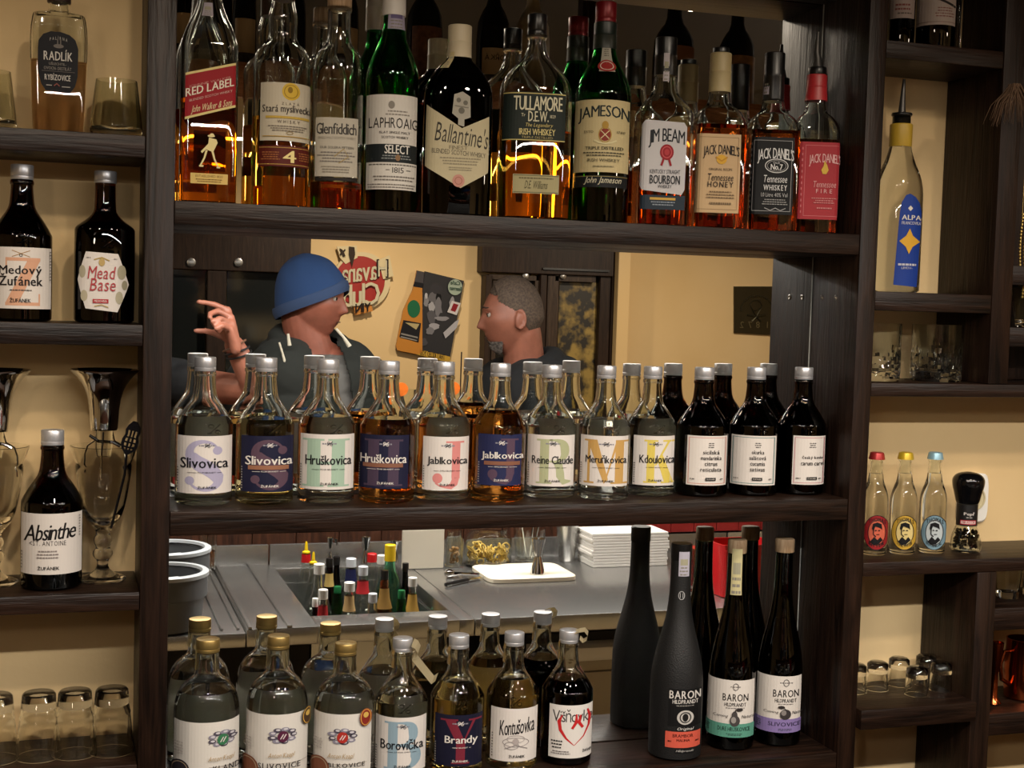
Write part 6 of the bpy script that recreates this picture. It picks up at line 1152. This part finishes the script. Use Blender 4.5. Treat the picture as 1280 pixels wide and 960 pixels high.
# ============================================================ THE GUESTS (seen in the mirror)
def skinmat(name, c):
    return mottled(name, c, tuple(min(1, q * 1.25) for q in lin(c)[:3]), 30, .5, .12, 140)
def remesh(bm, voxel, smooth=4, fac=.5):
    me = bpy.data.meshes.new('tmp'); bm.to_mesh(me); bm.free(); o = bpy.data.objects.new('tmp', me); COL.objects.link(o)
    m = o.modifiers.new('r', 'REMESH'); m.mode = 'VOXEL'; m.voxel_size = voxel; m.adaptivity = 0
    if smooth: s = o.modifiers.new('s', 'SMOOTH'); s.factor = fac; s.iterations = smooth
    dg = bpy.context.evaluated_depsgraph_get(); ev = o.evaluated_get(dg); out = bpy.data.meshes.new_from_object(ev, depsgraph=dg)
    bpy.data.objects.remove(o); bpy.data.meshes.remove(me); return out
def headshape(d, s=1.0):
    x, y, z = d; px, py, pz = .076 * x, .098 * y, .120 * z; w = max(0, -y)
    if z < 0:
        k = -z; px *= 1 - .30 * k ** 1.7; py *= (1 - .5 * k) if y > 0 else (1 - .06 * k)
    g = lambda v, c, q: math.exp(-((v - c) / q) ** 2)
    if y < 0:
        t = (.024 - pz) / .052; h = .026 * t ** 1.3 if 0 < t <= 1 else (.026 * (1 - (t - 1) / .22) if 1 < t < 1.22 else 0)
        py -= h * g(px, 0, .010 + .004 * min(1, max(0, t))) * (w > .3)
        py += .011 * g(abs(px), .031, .014) * g(pz, .014, .011) * w
        py -= .006 * g(pz, .034, .009) * g(abs(px), .026, .026) * w
        py -= .006 * g(px, 0, .023) * (g(pz, -.052, .0055) + 1.1 * g(pz, -.064, .006)) * w
        py += .003 * g(px, 0, .02) * g(pz, -.058, .003) * w
        py -= .012 * g(px, 0, .022) * g(pz, -.097, .016) * w
        px += math.copysign(.004, px) * g(pz, -.008, .02) * g(abs(px), .055, .02)
    return Vector((px, py, pz)) * s
def headtf(C, th, tilt=0): return Matrix.Translation(C) @ Matrix.Rotation(th, 4, 'Z') @ Matrix.Rotation(tilt, 4, 'X')
def add_head(bm, C, th, tilt=0, s=1.0, ears=True):
    M4 = headtf(C, th, tilt); r = bmesh.ops.create_uvsphere(bm, u_segments=96, v_segments=72, radius=1)
    for v in r['verts']: v.co = M4 @ headshape(v.co, s)
    for sx in ((-1, 1) if ears else ()):
        vs = ellips(bm, (0, 0, 0), (.008, .018, .032), 20, 14, Matrix.Rotation(sx * .35, 3, 'Z') @ Matrix.Rotation(-.2, 3, 'X'))
        for v in vs: v.co = M4 @ ((v.co + Vector((sx * .080, .012, -.002))) * s)
        tb = [Vector((sx * (.086), .012 + .017 * math.sin(u), -.002 + .030 * math.cos(u))) * s for u in [i * .5 - .6 for i in range(9)]]; n0 = len(bm.verts)
        tube(bm, [M4 @ q for q in tb], .0042, 6)
    return M4
def finger(bm, pts, r): 
    for i in range(len(pts) - 1): capsule(bm, pts[i], pts[i + 1], r * (1 - .1 * i), r * (1 - .1 * (i + 1)), 10, 3)
def relaxed_hand(bm, wrist, d, up, side):
    """a hand lying palm down: d forward, up = back of the hand, side = towards the thumb"""
    d, up, side = Vector(d).normalized(), Vector(up).normalized(), Vector(side).normalized(); W = Vector(wrist)
    for k in (-1, 0, 1): capsule(bm, W + side * .014 * k, W + d * .085 + side * .026 * k, .017, .014, 10, 3)
    for i, L in enumerate((.072, .082, .076, .058)):
        b0 = W + d * .088 + side * (.033 - .022 * i); finger(bm, [b0, b0 + d * L * .45 + up * .006, b0 + d * L * .78 - up * .008, b0 + d * L * .95 - up * .024], .0092)
    b0 = W + d * .025 + side * .022; finger(bm, [b0, b0 + side * .035 + d * .025, b0 + side * .042 + d * .055 - up * .008, b0 + side * .036 + d * .08 - up * .012], .0105)
def vec2(f): f = Vector((f[0], f[1], 0)).normalized(); return f, Vector((-f.y, f.x, 0))   # facing, left-hand direction
def torso_parts(bm, N, tf, g, sw=.19, low=.93):
    f, l = vec2(tf); up = Vector((0, 0, 1)); S_ = N - up * .075; hips = Vector((N.x, N.y, low)) - f * .02
    capsule(bm, S_ + l * sw - up * .03, S_ - l * sw - up * .03, .062 + g, .062 + g, 18, 5)
    for k, (dz, wx, r) in enumerate(((.12, .10, .115), (.24, .09, .115), (.36, .085, .11))):
        capsule(bm, S_ - up * dz + l * wx, S_ - up * dz - l * wx, r + g, r + g, 20, 5); capsule(bm, S_ - up * (dz - .1) + l * wx * .9 + f * .015, S_ - up * dz - l * wx * .9 + f * .02, r * .92 + g, r * .95 + g, 20, 5); capsule(bm, S_ - up * (dz - .1) - l * wx * .9 + f * .015, S_ - up * dz + l * wx * .9 + f * .02, r * .92 + g, r * .95 + g, 20, 5)
    capsule(bm, hips + l * .07, hips - l * .07, .125 + g, .125 + g, 20, 5); capsule(bm, S_ - up * .36, hips, .12 + g, .13 + g, 20, 5)
    return f, l, S_, hips
def legs(bm, hips, f, l, g=0):
    for s in (-1, 1):
        h = hips + l * .085 * s; k = Vector((h.x, h.y, .50)) + f * .02; a = Vector((h.x, h.y, .09)) - f * .01
        capsule(bm, h, k, .088 + g, .060 + g, 18, 5); capsule(bm, k, a, .060 + g, .040 + g, 18, 5)
def shoe(t, p, f, l):
    bm = bmesh.new(); ang = math.atan2(f.y, f.x); m = Matrix.Rotation(ang, 3, 'Z')
    loft(bm, [(.001, .145, .046, 2.6), (.02, .148, .048, 2.6), (.022, .14, .044, 2.4), (.05, .12, .042, 2.2, -.015, 0), (.075, .07, .04, 2, -.05, 0), (.10, .05, .045, 2, -.07, 0)], 28)
    for v in bm.verts: v.co = m @ (v.co + Vector((.06, 0, 0))) + Vector((p.x, p.y, 0))
    put('shoe', bm, mat('black_shoe', '141416', .5), t, smooth=.8)
def finish(me, name, mats, parent, pick=None):
    for m in mats: me.materials.append(m)
    for p in me.polygons: p.use_smooth = True
    if pick:
        mi = [pick(p.center) for p in me.polygons]; me.polygons.foreach_set('material_index', mi)
    me.name = name; o = bpy.data.objects.new(name, me); COL.objects.link(o); o.parent = parent; return o
def person(label, C, headf, torsof, hands, skin, shirt, hair=None, tilt=0, hs=1.0, hoodie=None, openf=None, raised=None, sw=.19, N=None, armr=(.052, .042, .034)):
    """C head centre; hands: list of (elbow, wrist, thumb side) for left and right; built in world space"""
    t = thing('person', label, 'person', (0, 0, 0)); up = Vector((0, 0, 1)); th = math.atan2(headf[0], -headf[1]); hf, hl = vec2(headf)
    N = N or (C - up * .145 - hf * .03); bm = bmesh.new(); add_head(bm, C, th, tilt, hs, openf is None)
    f, l, S_, hips = torso_parts(bm, N, torsof, 0, sw); legs(bm, hips, f, l)
    capsule(bm, C - up * .045 - hf * .03, N - up * .03, .064, .070, 20, 5)
    for s in (-1, 1): capsule(bm, N - up * .03 + l * .03 * s, S_ + l * sw * .8 * s - up * .01, .058, .058, 16, 5)
    arms = []
    for s, (el, wr, kind) in zip((1, -1), hands):
        sh = S_ + l * sw * s - up * .035; el, wr = Vector(el), Vector(wr); arms.append((sh, el, wr))
        capsule(bm, sh, el, armr[0] + .006, armr[1], 16, 5); capsule(bm, el, wr, armr[1], armr[2] * .82, 16, 5)
        if kind == 'flat': relaxed_hand(bm, wr, (wr - el) - up * (wr - el).dot(up), up, l * -s)
        elif kind: kind(bm)
    body = remesh(bm, .0045, 3)
    Mi = headtf(C, th, tilt).inverted()
    if hoodie is None:
        zs = N.z - .035; a_s = arms
        def pick(c):
            if c.z < .98: return 2
            for sh, el, wr in arms:
                d = el - sh; k = (c - sh).dot(d) / d.length_squared; q = (c - (sh + d * max(0, min(1, k)))).length
                d2 = wr - el; k2 = (c - el).dot(d2) / d2.length_squared; q2 = (c - (el + d2 * max(0, min(1.6, k2)))).length
                if (k > .62 and q < .085 and (k < 1.3)) or (k2 > .02 and q2 < .09) or (c - wr).length < .14: return 0
            return 1 if c.z < zs + .0 * 1 else 0
    else:
        zs = N.z - .02
        def pick(c):
            if c.z < .98: return 2
            return 0 if (min((c - a[2]).length for a in arms) < .22 and math.hypot(c.x - N.x, c.y - N.y) > .19) or c.z > zs else 1
    bo = finish(body, 'body', [skin, shirt, mat('dark_jeans', '1a1e2a', .8, 0, .2, 400)], t, pick)
    for s in (-1, 1): shoe(t, hips + l * .085 * s, f, l)
    # eyes, brows, mouth
    M4 = headtf(C, th, tilt)
    for s in (-1, 1):
        bm = bmesh.new(); ellips(bm, (0, 0, 0), (.0118, .0118, .0118), 20, 14)
        for v in bm.verts: v.co = M4 @ ((v.co + Vector((s * .031, -.0742, .0135))) * hs)
        e = put('eye', bm, mat('eye_white', 'a89c92', .2), t, smooth=True)
        bm = bmesh.new(); ellips(bm, (0, 0, 0), (.0055, .003, .0055), 14, 8)
        for v in bm.verts: v.co = M4 @ ((v.co + Vector((s * .031, -.0850, .0135))) * hs)
        put('iris', bm, mat('dark_iris', '1c1510', .1), e, smooth=True)
        bm = bmesh.new(); tube(bm, [M4 @ (Vector((s * (.016 + .007 * i), -.0985 + .0022 * i * i * .9, .036 + (.003 if i == 1 else 0))) * hs) for i in range(4)], .0026, 6); put('eyebrow', bm, mat('brow_hair', '3a2a20', .9), t, smooth=True)
        bm = bmesh.new()
        tube(bm, [M4 @ (Vector((s * (.020 + .0045 * i), -.0885 + .0008 * (i - 2) ** 2 , .0205 + (.0016 if 0 < i < 4 else 0))) * hs) for i in range(6)], .0022, 6); put('eyelid', bm, skin, t, smooth=True)
    bm = bmesh.new(); tube(bm, [M4 @ (Vector((x, -.0895 + 5.5 * x * x - .0, -.0585)) * hs) for x in (-.021, -.012, 0, .012, .021)], .0016, 6); put('mouth_line', bm, mat('mouth_dark', '2c1210', .7), t, smooth=True)
    return t, M4, N, f, l, S_, hips, arms
M_SKIN = skinmat('skin_ruddy', '7c4838'); M_SKIN2 = skinmat('skin_fair', '885442'); M_HOOD = mat('black_jersey', '0e0f11', .9, 0, .3, 500); M_HOODG = mat('green_black_jersey', '151814', .9, 0, .3, 500)
M_TEE = mat('grey_tshirt', '585653', .9, 0, .25, 500); M_TEEB = mat('black_tshirt', '0e0f12', .9, 0, .25, 500)
def garment(name, parent, S_, N, f, l, hips, arms, sw, m, cut=None, sleeve=.95, g=.018, hoodpts=None):
    bm = bmesh.new(); up = Vector((0, 0, 1)); torso_parts(bm, N, f, g, sw)
    for s, (sh, el, wr) in zip((1, -1), arms):
        capsule(bm, sh, el, .058 + g + .008, .050 + g, 16, 5); capsule(bm, el, el + (wr - el) * sleeve, .052 + g, .036 + g * .6, 16, 5)
        capsule(bm, N - up * .045 + l * .06 * s, sh, .05 + g, .06 + g, 16, 5)
        for k in range(3): capsule(bm, sh + (el - sh) * (.3 + .22 * k) + l * .02, sh + (el - sh) * (.36 + .22 * k) - f * .02, .06 + g, .058 + g, 12, 4)
    for a, b2, r in hoodpts or []: capsule(bm, a, b2, r, r, 14, 4)
    me = remesh(bm, .006, 5)
    b3 = bmesh.new(); b3.from_mesh(me); bpy.data.meshes.remove(me)
    if cut: bmesh.ops.delete(b3, geom=[q for q in b3.faces if cut(q.calc_center_median())], context='FACES')
    mn = bpy.data.meshes.new(name); b3.to_mesh(mn); b3.free(); o = finish(mn, name, [m], parent)
    s = o.modifiers.new('thickness', 'SOLIDIFY'); s.thickness = .004; s.offset = 1
    return o
ZB = 1.15
# --- man in the blue beanie
C = vat(390, 377, 2.35); up = Vector((0, 0, 1))
f0, l0 = vec2((.3, .95)); Nn = Vector(vat(390, 434, 2.37))
A_el = [Nn + l0 * .225 - up * .24 + f0 * .03, Nn - l0 * .25 - up * .24 + f0 * .05]; A_wr = [Vector((Nn.x - .14, -1.865, ZB + .060)), Vector((Nn.x + .17, -1.865, ZB + .060))]
t, M4, N, f, l, S_, hips, arms = person('man in blue beanie and dark hoodie standing at the bar looking right', C, (.90, .42), (.3, .95), [(A_el[0], A_wr[0], 'flat'), (A_el[1], A_wr[1], 'flat')], M_SKIN, M_TEE, tilt=.03, hs=.98, hoodie=1, openf=1, N=Nn)
def neck_ring(N, f, l, a0, a1, R_, z0, dz, r, n=9, back=.0):
    P = []
    for i in range(n):
        a = math.radians(a0 + (a1 - a0) * i / (n - 1)); P.append(N + f * math.cos(a) * R_ * 1.0 + l * math.sin(a) * R_ * 1.12 + up * (z0 - dz * math.cos(a)) - f * back)
    return [(P[i], P[i + 1], r) for i in range(n - 1)]
hp = neck_ring(N, f, l, 38, 322, .092, .012, .036, .026, 12, .01) + neck_ring(N, f, l, 70, 290, .11, -.03, .03, .032, 10, .02)
def cutA(c):
    q = c - N; u = q.dot(l); v = q.dot(f); z = q.z
    return v > .0 and abs(u) < .052 + .04 * max(0, min(1, (-z - .05) / .3)) and z < .03 or (z > -.10 and Vector((u, v, 0)).length < .078 and z > -.05)
garment('hoodie', t, S_, N, f, l, hips, arms, .19, M_HOODG, cutA, .92, .018, hp)
for pts, r in (([(360, 417), (362, 432)], .0045), ([(349, 428), (353, 441), (357, 457)], .004), ([(420, 411), (429, 421), (437, 433)], .0055)):
    bm = bmesh.new(); tube(bm, [vat(a, b_, 2.222) for a, b_ in pts], r, 8, rr=[r * .8] * (len(pts) - 1) + [r * 1.3]); put('drawstring', bm, mat('cream_cord', 'b9b2a0', .8), t, smooth=True)
b_ = bmesh.new(); r_ = bmesh.ops.create_uvsphere(b_, u_segments=72, v_segments=54, radius=1)
def beanie_line(y): return .040 - .092 * max(0, (y + 1) / 2) ** .8
kill = []
for v in b_.verts:
    d = v.co.copy(); hz = .120 * d.z; v.co = Vector((.090 * d.x, .109 * d.y, .136 * (abs(d.z) ** .85 if d.z > 0 else d.z) + .004)); v.co.y += .014 * max(0, d.z)
    v.co *= 1 + .012 * noise.noise(d * 2.2)
    v.co += Vector((0, 0, .004 * noise.noise(d * 3))); 
    if hz < beanie_line(d.y): kill.append(v)
bmesh.ops.delete(b_, geom=kill, context='VERTS')
for v in b_.verts: v.co = M4 @ (v.co * .985)
be = put('beanie', b_, mat('blue_knit', '19355e', .95, 0, .5, 700), t, smooth=True); sm_ = be.modifiers.new('thickness', 'SOLIDIFY'); sm_.thickness = .006; sm_.offset = 1
bm = bmesh.new(); band = []
for dz, kk in ((-.006, 1.0), (-.008, 1.075), (.006, 1.115), (.020, 1.105), (.023, 1.03)):
    rg_ = []
    for i in range(72):
        a = 2 * PI * i / 72; y = -math.cos(a); zz_ = beanie_line(y) + dz; q = math.sqrt(max(0, 1 - (zz_ / .138) ** 2))
        rg_.append(bm.verts.new(M4 @ (Vector((.0905 * kk * math.sin(a) * q, .1095 * kk * y * q + .003, zz_ * 1.13 + .004)) * .985)))
    band.append(rg_)
for r0_, r1_ in zip(band, band[1:]):
    for i in range(72): bm.faces.new((r0_[i], r0_[(i + 1) % 72], r1_[(i + 1) % 72], r1_[i]))
put('beanie_cuff', bm, mat('grey_blue_knit', '2a3c5c', .95, 0, .5, 700), be, smooth=True)
V_, Fc_ = typeset('VOGT', 1, .12); w_ = max(v[0] for v in V_); bm = flatmesh([(v[0] / w_, v[1]) for v in V_], Fc_)
for v in bm.verts:
    a = -1.25 + 1.35 * (1 - v.co.x); zz_ = .066 + .026 * v.co.y + .014 * (a + .6); q = math.sqrt(max(0, 1 - (zz_ / .142) ** 2)) + .03
    v.co = M4 @ (Vector((-.093 * math.sin(a) * -1 * q, -.115 * math.cos(a) * q, zz_ + .004)) * 1.01)
put('lettering', bm, mat('faded_lettering', '3a4a66', .9), be)
# --- short-haired man
C = vat(641, 398, 2.46); f0, l0 = vec2((-.93, .1)); Nn = Vector(vat(657, 458, 2.48))
B_el = [Nn + l0 * .25 - up * .33 + f0 * .05, Nn - l0 * .22 - up * .22 + f0 * .06]; B_wr = [Nn + l0 * .20 - up * .42 + f0 * .30, Vector((Nn.x - .19, -1.865, ZB + .060))]
B_wr[0] = Nn + l0 * .2 - up * .5 + f0 * .27
t, M4, N, f, l, S_, hips, arms = person('short haired bearded man in black hoodie facing left at the bar', C, (-.985, -.17), (-.93, .1), [(B_el[0], B_wr[0], 'flat'), (B_el[1], B_wr[1], 'flat')], M_SKIN2, M_TEEB, tilt=.05, hs=1.02, hoodie=1, N=Nn)
hp = neck_ring(N, f, l, 30, 330, .085, .0, .035, .030, 12, .01) + neck_ring(N, f, l, 90, 270, .12, -.03, .03, .036, 9, .02)
garment('hoodie', t, S_, N, f, l, hips, arms, .19, M_HOOD, None, .92, .018, hp)
b_ = bmesh.new(); bmesh.ops.create_uvsphere(b_, u_segments=120, v_segments=90, radius=1); kill = []
M_HAIR = mottled('short_brown_hair', '40332a', '5e4e40', 160, .8, .3, 400)
for v in b_.verts:
    d = v.co.copy(); h = headshape(d, 1.0); pz = h.z; yy = d.y
    line = .082 - .02 * abs(d.x) if yy < -.55 else (.052 - .03 * (yy + .55) / .55 if yy < 0 else (.012 - .085 * min(1, yy / .8)))
    thick = .0022 + .013 * max(0, d.z) ** 1.6
    if pz < line: kill.append(v)
    v.co = M4 @ ((h + d.normalized() * (thick * (min(1, max(0, (pz - line) / .03))) + .0010 + .0007 * noise.noise(d * 45))) * 1.02)
bmesh.ops.delete(b_, geom=kill, context='VERTS'); put('hair', b_, M_HAIR, t, smooth=True)
b_ = bmesh.new(); bmesh.ops.create_uvsphere(b_, u_segments=120, v_segments=90, radius=1); kill = []
for v in b_.verts:
    d = v.co.copy(); h = headshape(d, 1.0)
    if h.z > -.066 - .0 or h.y > -.035 or (h.z > -.075 and abs(h.x) < .016): kill.append(v)
    v.co = M4 @ ((h + d.normalized() * (.004 + .005 * max(0, -d.z) + .0015 * noise.noise(d * 40))) * 1.02)
bmesh.ops.delete(b_, geom=kill, context='VERTS'); put('beard', b_, mottled('grey_beard', '4a4440', '8a8078', 120, .9, .6, 300), t, smooth=True)
# --- guest with raised hand, mostly hidden behind the left post
C = Vector((.02, -2.14, 1.66)); Nn = Vector((.02, -2.17, 1.50))
el = vat(323, 490, 2.07); wr = vat(293, 432, 2.05)
def pinch(bm):
    V = lambda x, y, d: vat(x, y, 2.03 + d)
    kn = [V(284, 388, .02), V(288, 397, .0), V(289, 405, -.015), V(287, 412, -.03)]
    for k_, q in enumerate(kn): capsule(bm, V(293, 428, .0) + (q - kn[0]) * .35, q, .016, .0125, 12, 4)
    capsule(bm, V(291, 426, 0), V(277, 410, 0), .02, .016, 12, 4)
    finger(bm, [kn[0], V(268, 381, .02), V(257, 378.5, .01), V(248, 377.5, 0)], .0102)
    finger(bm, [kn[1], V(272, 389, -.01), V(263, 392, -.03), V(262, 397, -.045)], .0102)
    finger(bm, [kn[2], V(275, 398, -.045), V(266, 402, -.06), V(269, 408, -.05)], .0098)
    finger(bm, [kn[3], V(277, 407, -.06), V(270, 411, -.07), V(274, 415, -.055)], .0088)
    finger(bm, [V(285, 424, .01), V(270, 417, .0), V(258, 414, -.01), V(245, 413.5, -.015)], .0108)
lh = Vector((-.22, -1.865, ZB + .060))
t, M4, N, f, l, S_, hips, arms = person('person in black t-shirt raising a pinching hand beside the left post', C, (.05, 1), (.12, .99), [(Vector((-.27, -2.12, 1.25)), lh, 'flat'), (el, wr, pinch)], M_SKIN2, M_TEEB, N=Nn, sw=.19)
garment('tshirt', t, S_, N, f, l, hips, [(arms[0][0], arms[0][0] + (arms[0][1] - arms[0][0]) * .6, arms[0][0] + (arms[0][1] - arms[0][0]) * .62), (arms[1][0], arms[1][0] + (arms[1][1] - arms[1][0]) * .42, arms[1][0] + (arms[1][1] - arms[1][0]) * .44)], .19, M_TEEB, lambda c: (c - N).z > -.03 and ((c - N) * Vector((1, 1, 0))).length < .07, 1, .012)
d_ = (wr - el).normalized(); o1 = d_.orthogonal().normalized(); o2 = d_.cross(o1)
for k, m in ((.012, mat('brown_cord', '5a3a26', .7)), (-.004, mat('black_cord', '0c0c0e', .6)), (-.016, mat('black_cord', '0c0c0e', .6))):
    bm = bmesh.new(); c0 = wr - d_ * (.012 - k); tube(bm, [c0 + (o1 * math.cos(a) + o2 * math.sin(a)) * .0345 + d_ * .006 * math.sin(a + k * 60) for a in [i * PI / 12 for i in range(24)]], .0028, 6, closed=True); put('bracelet', bm, m, t, smooth=True)
b_ = bmesh.new(); bmesh.ops.create_uvsphere(b_, u_segments=60, v_segments=44, radius=1); kill = []
for v in b_.verts:
    d = v.co.copy(); h = headshape(d, 1.0); line = .075 if d.y < -.5 else (.03 if d.y < 0 else -.05)
    if h.z < line: kill.append(v)
    v.co = M4 @ (h + d.normalized() * .012)
bmesh.ops.delete(b_, geom=kill, context='VERTS'); put('hair', b_, M_HAIR, t, smooth=True)
